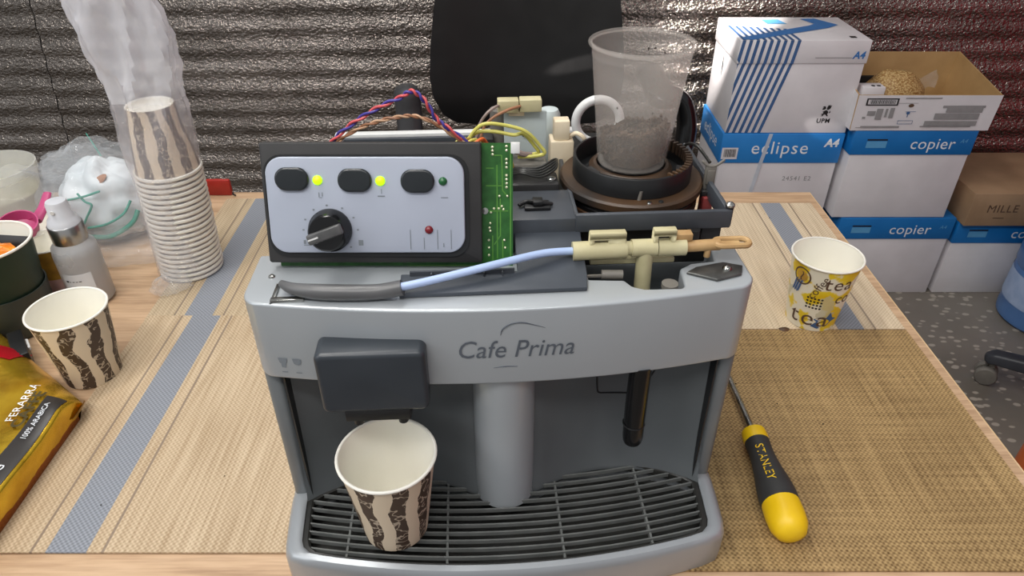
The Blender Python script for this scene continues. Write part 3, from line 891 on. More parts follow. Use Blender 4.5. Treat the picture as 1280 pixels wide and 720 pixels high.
# cream valve assembly
vy, vz = 0.0345, 0.2345
va = G()
va.cyl((0.0475, vy, vz), (0.0835, vy, vz + 0.001), 0.0064, 22)
va.cyl((0.0835, vy, vz + 0.001), (0.0875, vy, vz + 0.001), 0.0048, 18)
va.cyl((0.0870, vy, vz + 0.001), (0.1040, vy, vz + 0.0012), 0.0060, 20)
valve = va.build('valve_body', M['cream'], cm, smooth=True)
G().cyl((0.0965, vy, vz), (0.0970, vy - 0.002, 0.199), 0.0056, 20).build('valve_stem', M['cream'], valve, smooth=True)
G().cyl((0.1045, vy, vz + 0.001), (0.1235, vy, vz + 0.001), 0.0060, 20).build('valve_sleeve', M['cream'], valve, smooth=True)
G().cyl((0.1038, vy, vz + 0.001), (0.1050, vy, vz + 0.001), 0.0050, 20).build('seal_ring', M['black'], valve, smooth=True)
g = G().box(0.058, 0.0825, vy - 0.003, vy + 0.003, 0.2440, 0.2490).box(0.058, 0.0615, vy - 0.003, vy + 0.003, 0.2390, 0.2440).box(0.0705, 0.0825, vy - 0.003, vy + 0.003, 0.2385, 0.2440)
g.build('valve_bracket', M['cream'], valve, bevel=0.0009)
g = G().box(0.1005, 0.1160, vy - 0.003, vy + 0.003, 0.2455, 0.2500).box(0.1005, 0.1040, vy - 0.003, vy + 0.003, 0.2395, 0.2455).box(0.1125, 0.1160, vy - 0.003, vy + 0.003, 0.2395, 0.2455)
g.build('valve_bracket', M['cream'], valve, bevel=0.0009)
G().box(0.060, 0.118, vy + 0.001, vy + 0.007, 0.2225, 0.2262).build('valve_bar', M['cream'], valve, bevel=0.0008)
g = G().cyl((0.1235, vy, vz + 0.001), (0.147, vy, vz + 0.0018), 0.0040, 16)
g.box(0.116, 0.1275, vy - 0.001, vy + 0.006, 0.2400, 0.2452)
g.cyl((0.139, vy - 0.001, vz - 0.007), (0.139, vy - 0.001, vz), 0.0022, 12)
sp_ = g.build('valve_spindle', M['tan'], valve, bevel=0.0005)
loop = rrect(0.1435, 0.1665, -0.0045, 0.0045, 0.004, 5)
G().tube([(x, vy + y, vz + 0.003 + 0.0000) for x, y in loop], 0.0021, 8, 0, closed=True).build('spindle_handle', M['tan'], valve, smooth=True)
G().box(0.142, 0.160, vy - 0.0014, vy + 0.0014, vz + 0.0005, vz + 0.0035).build('spindle_tongue', M['tan'], valve)
# small grey lever and pale pins around the valve well
g = G().cyl((0.066, 0.0235, 0.2225), (0.080, 0.0225, 0.2225), 0.0032, 14).box(0.054, 0.066, 0.021, 0.0225, 0.222, 0.2235)
g.build('valve_pin', M['castor'], cm, smooth=True)
g = G().cyl((0.1095, 0.012, 0.175), (0.1095, 0.012, 0.2185), 0.0048, 16).cyl((0.1095, 0.012, 0.2185), (0.1095, 0.012, 0.2215), 0.0055, 16)
g.build('well_post', M['castor'], cm, smooth=True)
g = G().prism([(0.122, 0.020), (0.140, 0.010), (0.158, 0.016), (0.162, 0.026), (0.150, 0.031), (0.130, 0.026)], 0.2226, 0.2246)
lv = g.build('steel_lever', M['dullsteel'], cm, bevel=0.0006)
G().lathe([(0.0, 0.2272), (0.002, 0.2268), (0.0032, 0.2255), (0.0033, 0.2246)], 14, T((0.150, 0.022, 0))).build('screw', M['steel'], lv, smooth=True)
# hinge tab at the left
g = G().box(-0.1465, -0.1255, 0.0035, 0.0075, 0.2226, 0.2248).box(-0.1465, -0.1440, 0.0035, 0.024, 0.2226, 0.2240)
hg = g.build('hinge_tab', M['steel'], cm, bevel=0.0005)
G().tube([(-0.1325 + 0.003 * math.cos(a), 0.0135, 0.2240 + 0.003 * math.sin(a)) for a in [PI * i / 8 for i in range(9)]], 0.0007, 6, 0).build('hinge_loop', M['steel'], hg)
G().lathe([(0.0, 0.2240), (0.002, 0.2235), (0.0024, 0.2224)], 10, T((-0.152, 0.034, 0))).build('screw', M['steel'], cm, smooth=True)
# grey sleeve and pale tube in front of the control panel
G().tube([(-0.141, 0.0155, 0.2295), (-0.132, 0.010, 0.2285), (-0.117, 0.0065, 0.2280), (-0.095, 0.0045, 0.2278), (-0.078, 0.004, 0.2282), (-0.0635, 0.0035, 0.2310)], [0.0022, 0.0040, 0.0052, 0.0053, 0.0050, 0.0050], 18, 6).build('grey_sleeve', M['hose'], cm, smooth=True)
G().tube([(-0.070, 0.0035, 0.2310), (-0.060, 0.0045, 0.2318), (-0.035, 0.0100, 0.2340), (0.000, 0.0200, 0.2365), (0.028, 0.0300, 0.2365), (0.050, 0.0345, 0.2348)], 0.0026, 14, 6).build('pale_tube', M['tube'], cm, smooth=True)

# plugs and wiring behind the panel
pl = G().box(0.0085, 0.0415, 0.158, 0.161, 0.2155, 0.2855).build('relay_plate', M['palegrey'], cm, bevel=0.0006)
G().cyl((0.023, 0.1572, 0.268), (0.0238, 0.1575, 0.268), 0.0025, 10).build('plate_hole', M['dark'], pl)
for (x0, x1, z0) in ((0.0035, 0.0195, 0.2865), (0.0202, 0.0370, 0.2870)):
    G().box(x0, x1, 0.152, 0.162, z0, z0 + 0.0095).build('plug_housing', M['cream'], cm, bevel=0.0008)
G().box(0.012, 0.024, 0.155, 0.160, 0.2830, 0.2872).build('plug_clip', M['ivory'], cm, bevel=0.0005)
sl = G().cyl((0.006, 0.172, 0.2155), (0.006, 0.172, 0.283), 0.008, 18).build('solenoid', M['castor'], cm, smooth=True)
g = G().box(0.0455, 0.0640, 0.158, 0.176, 0.2155, 0.2600).box(0.0480, 0.0605, 0.160, 0.172, 0.2600, 0.2760)
g.build('thermostat_block', M['ivory'], cm, bevel=0.0012)
G().lathe([(0.009, 0.2155), (0.009, 0.272), (0.007, 0.276), (0.0, 0.277)], 20, T((0.047, 0.188, 0))).build('capacitor', M['palegrey'], cm, smooth=True)
G().tube([(0.0605, 0.164, 0.262), (0.066, 0.160, 0.266), (0.072, 0.158, 0.262), (0.075, 0.165, 0.25)], 0.0018, 8).build('wire', M['ivory'], cm)
G().box(-0.012, 0.0, 0.155, 0.170, 0.2155, 0.2650).build('filter_block', M['bezel'], cm, bevel=0.001)
G().box(0.010, 0.040, 0.128, 0.150, 0.2155, 0.2550).build('pump_clamp', M['castor'], cm, bevel=0.002)
def wire(name, pts, r, m):
    return G().tube(pts, r, 8, 6).build(name, M[m], cm, smooth=True)
def twist(pts, r, off, turns, m, ph):
    P = smooth_path(pts, 14)
    n = len(P)
    out = []
    for i, p in enumerate(P):
        d = (P[min(i + 1, n - 1)] - P[max(i - 1, 0)]).normalized()
        u = d.cross(Vector((0, 1, 0))).normalized()
        v_ = d.cross(u)
        a = turns * 2 * PI * i / (n - 1) + ph
        out.append(p + u * off * math.cos(a) + v_ * off * math.sin(a))
    return G().tube(out, r, 8, 0).build('wire', M[m], cm, smooth=True)
W1 = [(-0.116, 0.075, 0.283), (-0.1109, 0.09, 0.2924), (-0.0959, 0.09, 0.305), (-0.079, 0.09, 0.315), (-0.0627, 0.09, 0.3222), (-0.0546, 0.09, 0.3262), (-0.0473, 0.09, 0.3202), (-0.0402, 0.09, 0.3075), (-0.0326, 0.09, 0.3006), (-0.0150, 0.09, 0.2860), (-0.004, 0.10, 0.270)]
twist(W1, 0.0009, 0.0010, 10, 'wire_red', 0)
twist(W1, 0.0009, 0.0010, 10, 'wire_purple', PI)
W2 = [(-0.112, 0.078, 0.283), (-0.1072, 0.09, 0.2923), (-0.091, 0.09, 0.302), (-0.0773, 0.09, 0.3067), (-0.0639, 0.09, 0.3092), (-0.0533, 0.09, 0.3092), (-0.0404, 0.09, 0.3036), (-0.0275, 0.09, 0.2937), (-0.016, 0.09, 0.2857), (-0.008, 0.10, 0.270)]
twist(W2, 0.0008, 0.0008, 8, 'wire_brown', 0)
twist(W2, 0.0008, 0.0008, 8, 'wire_tan', PI)
wire('wire', [(-0.018, 0.115, 0.262), (-0.0198, 0.13, 0.272), (-0.0135, 0.13, 0.2834), (-0.0046, 0.13, 0.2875), (0.013, 0.13, 0.2846), (0.0248, 0.13, 0.2794), (0.0345, 0.13, 0.2684), (0.0375, 0.13, 0.2630), (0.030, 0.132, 0.2600), (0.018, 0.136, 0.258)], 0.0014, 'wire_yellow')
wire('wire', [(-0.021, 0.118, 0.262), (-0.0225, 0.132, 0.270), (-0.013, 0.133, 0.2795), (0.000, 0.133, 0.2800), (0.014, 0.133, 0.2770), (0.022, 0.134, 0.2770), (0.031, 0.134, 0.2665), (0.033, 0.135, 0.2615), (0.024, 0.138, 0.2580)], 0.0014, 'wire_yellow')
wire('wire', [(-0.016, 0.12, 0.262), (-0.012, 0.14, 0.2790), (-0.0055, 0.141, 0.2905), (0.0018, 0.145, 0.2945), (0.004, 0.152, 0.2925)], 0.0011, 'wire_grey')
wire('wire', [(-0.013, 0.12, 0.262), (-0.009, 0.14, 0.2770), (-0.002, 0.141, 0.2865), (0.010, 0.145, 0.2915), (0.0205, 0.152, 0.2920)], 0.0011, 'wire_brown')
for i, (dx, m) in enumerate(((-0.0275, 'wire_yellow'), (-0.0245, 'wire_ochre'), (-0.021, 'wire_yellow'), (-0.0175, 'wire_ochre'), (-0.030, 'wire_ochre'))):
    wire('wire', [(dx - 0.006, 0.085, 0.265), (dx - 0.003, 0.092, 0.2830), (dx + 0.002, 0.098, 0.2890 - 0.001 * i), (dx + 0.008, 0.105, 0.2850), (dx + 0.014, 0.115, 0.270)], 0.0011, m)
wire('wire', [(-0.019, 0.088, 0.268), (-0.016, 0.093, 0.2845), (-0.010, 0.098, 0.2890), (-0.006, 0.104, 0.2820), (-0.003, 0.11, 0.268)], 0.0012, 'wire_orange')
wire('wire', [(-0.006, 0.105, 0.262), (-0.001, 0.110, 0.2740), (0.005, 0.112, 0.2770), (0.010, 0.115, 0.2700), (0.013, 0.118, 0.258)], 0.0010, 'wire_ochre')
for i in range(5):
    wire('wire', [(0.008, 0.128 - 0.004 * i, 0.2535), (0.018, 0.120 - 0.004 * i, 0.2560 + 0.0008 * i), (0.032, 0.118 - 0.004 * i, 0.2570), (0.044, 0.127 - 0.004 * i, 0.2590), (0.048, 0.136, 0.255)], 0.0009, 'wire_black')
wire('wire', [(0.006, 0.140, 0.262), (0.012, 0.135, 0.2645), (0.022, 0.134, 0.2610), (0.030, 0.138, 0.2585)], 0.0022, 'wire_grey')

# ------------------------------------------------------------------ control panel propped on the shell
cp = thing('control_panel', 'loose control panel with grey faceplate, round selector and three black buttons', 'control panel', (-0.0905, 0.3940, 0.2278), rot=(R(-18.5), 0, R(0.0)))
K = 0.000519
def px(u, v):                     # face pixel offsets measured from panel's lower middle
    return ((u - 464.5) * K, (335 - v) * K)
def plate_at(o_y0, o_y1, poly):   # outline in face plane extruded from y0 to y1
    g = G()
    n = len(poly)
    vs = [(x, o_y0, z) for x, z in poly] + [(x, o_y1, z) for x, z in poly]
    fs = [tuple(range(n)), tuple(range(2 * n - 1, n - 1, -1))] + [(i, n + i, n + (i + 1) % n, (i + 1) % n) for i in range(n)]
    return g.add(vs, fs)
x0, z1 = px(329, 181); x1, z0 = px(601, 333)
bz = plate_at(0.0, 0.0075, rrect(x0, x1, z0 + 0.0005, z1, 0.0018)).build('bezel', M['bezel'], cp, bevel=0.001)
a0, b1 = px(333, 195.5); a1, b0 = px(583.5, 322)
plate_at(-0.0012, 0.001, rrect(a0, a1 + 0.0008, b0 - 0.0008, b1, 0.0115, 8)).build('painted_shadow_gap', M['black'], bz)  # black plate stands in for the shaded gap round the faceplate
a0, b1 = px(336, 198); a1, b0 = px(580, 317.5)
fp = plate_at(-0.0034, 0.0, rrect(a0, a1, b0, b1, 0.011, 10)).build('faceplate', M['plate'], cp, bevel=0.0008, seg=3)
for (u, v) in ((369, 224.5), (446, 226), (523, 227)):
    cx, cz = px(u, v)
    wv, hv, rv = 0.0108, 0.0075, 0.0071
    plate_at(-0.0062, -0.0030, rrect(cx - wv, cx + wv, cz - hv, cz + hv, rv, 8)).build('button', M['button'], cp, bevel=0.0024, seg=5)
for (u, v, m, r_) in ((400, 226, 'led_on', 0.0031), (477, 227, 'led_on', 0.0031), (554, 227.5, 'led_off', 0.0027), (535, 288, 'led_red', 0.0027)):
    cx, cz = px(u, v)
    part(G().lathe([(r_, -0.001), (r_, 0.0006), (r_ * 0.7, 0.0016), (0.0, 0.002)], 18, T((cx, -0.0034, cz), rx=R(90))).build('indicator_lamp', M[m], cp, smooth=True),
         {'led_on': 'lit yellow-green indicator lamp', 'led_off': 'unlit dark green indicator lamp', 'led_red': 'unlit red indicator lamp'}[m])
cx, cz = px(412, 288)
M['knobgrip'] = pmat('knob_grip_grey', rgb(92, 92, 92), rgb(70, 70, 70), 90, 0.35)
kn = G().lathe([(0.0140, 0.0), (0.0140, 0.003), (0.0128, 0.0045), (0.0118, 0.0120), (0.0108, 0.0130), (0.0, 0.0130)], 40, T((cx, -0.0034, cz), rx=R(90))).build('selector_knob', M['blackgloss'], cp, smooth=True)
G().box(-0.0114, 0.0114, -0.0034, 0.0034, 0.0125, 0.0180, T((cx, -0.0034, cz), rx=R(90)) @ Matrix.Rotation(R(20), 4, 'Z')).build('knob_grip', M['knobgrip'], kn, bevel=0.0012, seg=3)
G().box(-0.0108, -0.004, -0.0005, 0.0005, 0.0178, 0.0182, T((cx, -0.0034, cz), rx=R(90)) @ Matrix.Rotation(R(20), 4, 'Z')).build('pointer_line', M['white_plastic'], kn)
g = G()
def mark(u0, v0, u1, v1):
    (p0, q0), (p1, q1) = px(u0, v0), px(u1, v1)
    lo_x, hi_x = sorted((p0, p1)); lo_z, hi_z = sorted((q0, q1))
    g.add([(lo_x, -0.0037, lo_z), (hi_x, -0.0037, lo_z), (hi_x, -0.0037, hi_z), (lo_x, -0.0037, hi_z)], [(0, 1, 2, 3)])
for u in (511, 528, 545, 562):
    mark(u, 288 if u != 528 else 298, u + 0.9, 313)
mark(552.5, 305, 553.6, 310)
for a in (-45, 0, 30, 62, 95, 125, 155, 180):
    u, v = 412 + 34 * math.cos(R(a)), 288 - 31 * math.sin(R(a))
    mark(u - 1.3, v - 1, u + 1.3, v + 1)
mark(446, 301, 452, 308); mark(377, 301, 380, 306); mark(382, 302, 385, 306); mark(377, 307, 386, 308)
mark(400, 241, 401, 247); mark(404, 241, 405, 246); mark(401, 247, 404, 247.8)
mark(477.5, 237, 478.3, 243); mark(473, 245, 482, 246.5); mark(551, 247, 560, 248)
tag(g.build('printed_marks', M['inkfaint'], cp), kind='stuff')
p0, q1 = px(338, 183); p1, q0 = px(640, 346)
pb = plate_at(0.0085, 0.0102, [(p0, q0 + 0.0002), (p1, q0 + 0.0002), (p1, q1), (p0, q1)]).build('circuit_board', M['pcb'], cp)
part(pb, 'green printed circuit board behind the panel')
g = G()
def dot(u, v, r_=0.0010):
    X, Z = px(u, v)
    g.lathe([(r_, 0.0), (r_ * 0.7, 0.0007), (0.0, 0.001)], 8, T((X, 0.0085, Z), rx=R(90)))
for v in (188, 192.5, 197): dot(614.5, v)
for v in (187, 192, 203, 208, 213, 223, 228, 233, 238): dot(632, v)
for (u, v) in ((623, 249), (633, 249), (616, 265), (622, 265), (628, 266), (611, 284), (610, 290), (611, 294), (609, 306), (629, 306), (609, 316), (630, 316), (609, 326), (612, 270), (626, 262)): dot(u, v, 0.0009)
g.build('solder_joints', M['solder'], pb, smooth=True)
g = G()
def trace(pts_, w_=0.0004):
    for (u0, v0), (u1, v1) in zip(pts_[:-1], pts_[1:]):
        (X0, Z0), (X1, Z1) = px(u0, v0), px(u1, v1)
        d = Vector((X1 - X0, 0, Z1 - Z0)).normalized() * w_
        s_ = Vector((-d.z, 0, d.x))
        g.add([(X0 - s_.x, 0.0083, Z0 - s_.z), (X1 - s_.x, 0.0083, Z1 - s_.z), (X1 + s_.x, 0.0083, Z1 + s_.z), (X0 + s_.x, 0.0083, Z0 + s_.z)], [(0, 1, 2, 3)])
trace([(614, 198), (626, 198), (627, 242), (633, 249)]); trace([(606, 236), (627, 236)]); trace([(637, 186), (637, 330)]); trace([(620, 210), (620, 330)])
trace([(624, 252), (624, 300), (616, 312)]); trace([(606, 268), (634, 268)]); trace([(614, 300), (614, 340)]); trace([(627, 305), (627, 338)]); trace([(606, 214), (616, 214)])
trace([(505, 341), (606, 340)], 0.0008)
g.build('circuit_traces', M['trace'], pb)
X, Z = px(604.5, 268)
G().lathe([(0.0022, 0.0), (0.0022, 0.0008), (0.0, 0.0012)], 12, T((X, 0.0085, Z), rx=R(90))).build('board_screw', M['steel'], pb, smooth=True)
X, Z = px(643, 188)
G().box(X - 0.003, X + 0.003, 0.006, 0.014, Z - 0.004, Z + 0.003).build('board_clip', M['white_plastic'], pb, bevel=0.0006)

# ------------------------------------------------------------------ cups
def cup_wall_mesh(rb, rt, h, m_out, name, parent, seg=48):
    g = G()
    t_ = 0.0006
    prof_o = [(rb, 0.0), (rb + (rt - rb) * 0.25, h * 0.25), (rb + (rt - rb) * 0.5, h * 0.5), (rb + (rt - rb) * 0.75, h * 0.75), (rt, h)]
    g.slot(0).lathe(prof_o, seg)
    g.slot(1).lathe([(rt, h), (rt - t_, h), (rb - t_ + (rt - rb) * 0.5, h * 0.5), (rb - t_ + (rt - rb) * 0.07, h * 0.07), (rb - t_, 0.0), (rb, 0.0)], seg)
    return g.build(name, [m_out, M['paperwhite']], parent, smooth=True)
def paper_cup(name, label, loc, rb, rt, h, m_out, rz=0.0, group=None, rot=None):
    t = thing(name, label, 'cup', loc, rz, group, rot)
    cup_wall_mesh(rb, rt, h, m_out, 'cup_wall', t)
    G().lathe([(rt + 0.0012 * math.cos(a) + 0.0003, h + 0.0012 * math.sin(a)) for a in [2 * PI * i / 8 for i in range(8)]], 48, None, True).build('rolled_rim', M['rim_white'], t, smooth=True)
    G().disc(rb + (rt - rb) * 0.07 - 0.0008, h * 0.07, 48).build('cup_base', M['paperwhite'], t)
    return t
paper_cup('paper_cup', 'brown zebra printed paper cup standing on the drip grille under the spout', (-0.0868, 0.3360, 0.0336), 0.0235, 0.0336, 0.0765, M['zebra'], R(200))
paper_cup('paper_cup', 'brown zebra printed paper cup on bare table left of the grey mat stripe', (-0.4285, 0.5465, 0.0005), 0.0265, 0.0352, 0.0800, M['zebra'], R(40))
yc = paper_cup('paper_cup', 'yellow printed tea and coffee paper cup on the right rear mat', (0.3375, 0.6395, 0.0005), 0.0262, 0.0360, 0.0830, M['yellowprint'], 0)
# printing on the yellow cup: letters wrapped on its cone
def cone(a0, z0, h=0.083, rb=0.0262, rt=0.0360, off=0.00035, tilt=0.0):
    def fn(x, y, z):
        X = x * math.cos(tilt) - y * math.sin(tilt); Y = x * math.sin(tilt) + y * math.cos(tilt)
        zz = z0 + Y
        r_ = rb + (rt - rb) * zz / h
        a = a0 + X / r_
        return ((r_ + off) * math.cos(a), (r_ + off) * math.sin(a), zz)
    return fn
VA = math.atan2(-0.6395, -0.3375)       # side of the cup that faces the room
gb, gk, gn, gc = G(), G(), G(), G()
text_on(gb, 'tea', 0.0300, fn=cone(VA - 0.02, 0.0165), space=1.15)
text_on(gb, 'tea', 0.0230, fn=cone(VA + 0.62, 0.0660), space=1.1)
text_on(gb, 'co', 0.0190, fn=cone(VA + 0.95, 0.0460))
text_on(gb, 'coffee', 0.0130, fn=cone(VA + 0.02, 0.0600, tilt=R(68)))
for i in range(5):
    for j in range(4):
        f_ = cone(VA - 0.22 + 0.115 * i, 0.0450 - 0.0042 * j)
        gk.add([f_(0.0013 * math.cos(a), 0.0013 * math.sin(a), 0) for a in [2 * PI * q / 8 for q in range(8)]], [tuple(range(8))])
for r_o, r_i in ((0.0105, 0.0088), (0.0066, 0.0)):
    f_ = cone(VA - 0.56, 0.0680)
    nn = 24
    if r_i:
        gb.add([f_(r_o * math.cos(a), r_o * math.sin(a), 0) for a in [2 * PI * q / nn for q in range(nn)]] + [f_(r_i * math.cos(a), r_i * math.sin(a), 0) for a in [2 * PI * q / nn for q in range(nn)]],
               [(q, (q + 1) % nn, nn + (q + 1) % nn, nn + q) for q in range(nn)])
    else:
        gc.add([f_(r_o * math.cos(a), r_o * math.sin(a), 0) for a in [2 * PI * q / nn for q in range(nn)]], [tuple(range(nn))])
f_ = cone(VA - 0.56, 0.0680, off=0.0005)
gc2 = [(0.0012 * math.sin(3 * t_) + 0.0008, 0.0055 * t_) for t_ in (-1, -.5, 0, .5, 1)]
gb.add([f_(x, y, 0) for x, y in gc2] + [f_(x - 0.0016, y, 0) for x, y in reversed(gc2)], [tuple(range(10))])
for i in range(6):
    f_ = cone(VA - 0.82 + 0.05 * i, 0.0530 + 0.0015 * (i % 2), tilt=R(-14))
    gn.add([f_(-0.0008, -0.008, 0), f_(0.0008, -0.008, 0), f_(0.0006, 0.009, 0), f_(-0.0006, 0.009, 0)], [(0, 1, 2, 3)])
f_ = cone(VA + 0.50, 0.0140)
pl_ = [(-0.011, -0.007), (-0.003, -0.010), (0.006, -0.006), (0.010, 0.0), (0.016, 0.003), (0.010, 0.006), (0.006, 0.014), (0.003, 0.006), (-0.004, 0.007), (-0.010, 0.003), (-0.006, 0.0)]
gn.add([f_(x, y, 0) for x, y in pl_], [tuple(range(len(pl_)))])
gb.build('brown_print', M['print_brown'], yc); gk.build('dot_print', M['print_black'], yc); gn.build('blue_print', M['print_navy'], yc); gc.build('bean_print', M['mustard'], yc)

# clear plastic cup on the grinder with coffee remains
pc = thing('plastic_cup', 'clear ribbed plastic cup with a rolled lip standing on the grinder', 'cup', (0.0, 0.0, 0.0))
PCx, PCy = 0.1035, 0.128
wx = -0.005 + PCx * math.cos(R(3.5)) - PCy * math.sin(R(3.5)); wy = 0.363 + PCx * math.sin(R(3.5)) + PCy * math.cos(R(3.5))
pc.location = (wx, wy, 0.2562)
PH, PRB, PRT = 0.0880, 0.0255, 0.0350
prof = [(0.0, 0.0), (PRB - 0.001, 0.0), (PRB, 0.001)]
for i in range(1, 13):
    prof.append((PRB + (PRT - PRB) * i / 12 * 0.93, PH * i / 12 * 0.9))
prof += [(PRT - 0.0002, PH * 0.905), (PRT, PH * 0.97), (PRT + 0.001, PH), (PRT, PH), (PRT - 0.0007, PH * 0.90), (PRB - 0.0006, 0.0012), (0.0, 0.0010)]
G().lathe(prof, 56).build('cup_wall', M['clearcup'], pc, smooth=True)
G().lathe([(PRT + 0.0012 + 0.0016 * math.cos(a), PH + 0.0016 * math.sin(a)) for a in [2 * PI * i / 8 for i in range(8)]], 56, None, True).build('rolled_lip', M['clearcup'], pc, smooth=True)
rnd = random.Random(5)
g = G()
def chip(g, c_, s, rnd):
    vs = [Vector(p) for p in ((1, 0, 0), (-1, 0, 0), (0, .7, 0), (0, -.7, 0), (0, 0, .5), (0, 0, -.5))]
    mx = T(c_, rnd.uniform(0, 6), rnd.uniform(0, 6), rnd.uniform(0, 6))
    g.add([v_ * s * rnd.uniform(.75, 1.25) for v_ in vs], [(0, 2, 4), (2, 1, 4), (1, 3, 4), (3, 0, 4), (2, 0, 5), (1, 2, 5), (3, 1, 5), (0, 3, 5)], mx)
for i in range(2000):
    r_ = 0.0248 * rnd.random() ** 0.33; a = rnd.uniform(0, 2 * PI)
    top_ = 0.026 + 0.006 * math.sin(a * 1.0 + 2.2) * r_ / 0.024 + 0.002 * math.sin(a * 5)
    z = 0.0035 + (top_ - 0.002) * rnd.random() ** 0.75
    chip(g, (r_ * math.cos(a) * (0.9 + z * 3.5), r_ * math.sin(a) * (0.9 + z * 3.5), z), rnd.uniform(0.0016, 0.0030), rnd)
g.lathe([(0.0, 0.0025), (0.0215, 0.003), (0.0228, 0.018), (0.016, 0.023), (0.0, 0.022)], 24)
cg = g.build('coffee_remains', M['beans'])
cg.location = (wx, wy, 0.2562)
tag(cg, 'heap of brown coffee chips in the bottom of the clear plastic cup', 'coffee', None, 'stuff')
g = G()
for (a, z, s) in ((1.1, 0.076, .0013), (1.25, 0.0755, .0011), (1.0, 0.082, .0007), (0.85, 0.074, .0011), (0.75, 0.079, .0006), (-1.75, 0.052, .0007), (-1.35, 0.048, .0010), (-1.4, 0.052, .0006), (-2.2, 0.050, .0008), (-1.25, 0.044, .0008)):
    r_ = PRB + (PRT - PRB) * z / PH - 0.0012
    chip(g, (r_ * math.cos(a), r_ * math.sin(a), z), s * 1.2, rnd)
g.build('coffee_specks', M['speck'], pc)

# pale ring standing on the rear of the machine behind the cup
part(G().tube([(0.1000 + 0.0205 * math.cos(a), 0.255, 0.2385 + 0.0205 * math.sin(a)) for a in [2 * PI * i / 40 for i in range(40)]], 0.0042, 14, 0, closed=True).build('ring_handle', M['white_plastic'], cm, smooth=True), 'white plastic ring handle standing behind the plastic cup')

# ------------------------------------------------------------------ screwdriver on the brown mat
sd = thing('screwdriver', 'yellow and black screwdriver lying on the brown mat beside the machine', 'screwdriver', (0.2165, 0.338, 0.0), R(0.0))
AX = lambda: T((0, 0, 0.0150), rx=R(-90))      # lathe z -> +Y
def sdpart(prof, name, m, parent=sd, flat=1.0):
    return G().lathe(prof, 28, AX()).build(name, m, parent, smooth=True)
sdpart([(0.0, -0.0005), (0.006, 0.0), (0.0115, 0.003), (0.0148, 0.010), (0.0155, 0.020), (0.0152, 0.031), (0.0, 0.031)], 'handle_cap', M['yellow'])
g = G().lathe([(0.0, 0.0295), (0.0154, 0.0305), (0.0155, 0.040), (0.0142, 0.052), (0.0122, 0.064), (0.0108, 0.076), (0.0104, 0.086), (0.0108, 0.097), (0.0, 0.0975)], 30, AX())
gh = g.build('grip', M['rubber'], sd, smooth=True)
sdpart([(0.0, 0.0965), (0.0106, 0.0968), (0.0112, 0.102), (0.0106, 0.109), (0.0075, 0.1115), (0.0, 0.112)], 'collar', M['yellow'])
G().tube([(0, 0.110, 0.0150), (0, 0.150, 0.0120), (0, 0.195, 0.0075), (0, 0.222, 0.0045)], [0.0030, 0.0030, 0.0030, 0.0028], 14, 4).build('shaft', M['steel'], sd, smooth=True)
g = G()
for i in range(7):
    a = PI / 2 + 2 * PI * (i + .5) / 7
g2 = G()
def on_grip(x, y, z):
    yy = 0.066 - x
    r_ = 0.0156 if yy < 0.04 else (0.0156 - (yy - 0.04) * 0.137 if yy < 0.076 else 0.0107)
    a = R(112) - y / r_
    return (r_ * 1.02 * math.cos(a), yy, 0.0150 + r_ * 1.02 * math.sin(a))
text_on(g2, 'STANLEY', 0.0098, fn=on_grip, space=1.05)
g2.build('lettering', M['yellow'], gh)

# ------------------------------------------------------------------ gold coffee bag
BX0, BX1, BY0, BY1, BH = -0.585, -0.4040, 0.210, 0.484, 0.034
bag = thing('coffee_bag', 'gold foil coffee bag with dark band lying at the left table edge', 'coffee bag', (0, 0, 0.0008))
rnd = random.Random(11)
def bag_top(x, y):
    tx = abs(2 * (x - (BX0 + BX1) / 2) / (BX1 - BX0)); ty = (y - BY0) / (BY1 - BY0)
    # far end slants: shorter on the right, folded down
    far = BY1 + (BX1 - x) * 0.75
    d = max(0.0, far - 0.002 - y)
    e = 0.40 + 0.60 * min(1.0, d / 0.026) ** 0.5
    sx = 0.80 + 0.20 * max(0.0, 1 - tx ** 8) ** 0.5
    return BH * sx * e * (1 + 0.05 * math.sin(y * 60 + x * 20) + 0.03 * math.sin(x * 110 - y * 35)) 
nx, ny = 40, 46
vs, fs = [], []
def bag_xy(i, j):
    t_ = j / nx
    t_ = 0.5 - 0.5 * math.cos(PI * t_)
    x = BX0 + (BX1 - BX0) * t_
    far = BY1 + (BX1 - x) * 0.75
    y = BY0 + (far - BY0) * (i / ny)
    return x, y
for i in range(ny + 1):
    for j in range(nx + 1):
        x, y = bag_xy(i, j)
        vs.append((x, y, 0.004 + bag_top(x, y) * 0.93))
n1 = len(vs)
for i in range(ny + 1):
    for j in range(nx + 1):
        x, y = bag_xy(i, j)
        tx = abs(2 * (x - (BX0 + BX1) / 2) / (BX1 - BX0))
        vs.append((x - (0.004 * (x - (BX0 + BX1) / 2) / (BX1 - BX0) * 2 if tx > .9 else 0), y - (0.010 if i == ny else 0.0), 0.0 if i < ny else 0.003))
for i in range(ny):
    for j in range(nx):
        a = i * (nx + 1) + j
        fs.append((a, a + 1, a + nx + 2, a + nx + 1))
        fs.append((n1 + a, n1 + a + nx + 1, n1 + a + nx + 2, n1 + a + 1))
for i in range(ny):
    for j in (0, nx):
        a, b = i * (nx + 1) + j, (i + 1) * (nx + 1) + j
        fs.append((a, b, n1 + b, n1 + a))
for j in range(nx):
    fs.append((j, n1 + j, n1 + j + 1, j + 1))
    a = ny * (nx + 1) + j
    fs.append((a, a + 1, n1 + a + 1, n1 + a))
G().add(vs, fs).build('bag_body', M['gold'], bag, smooth=True)
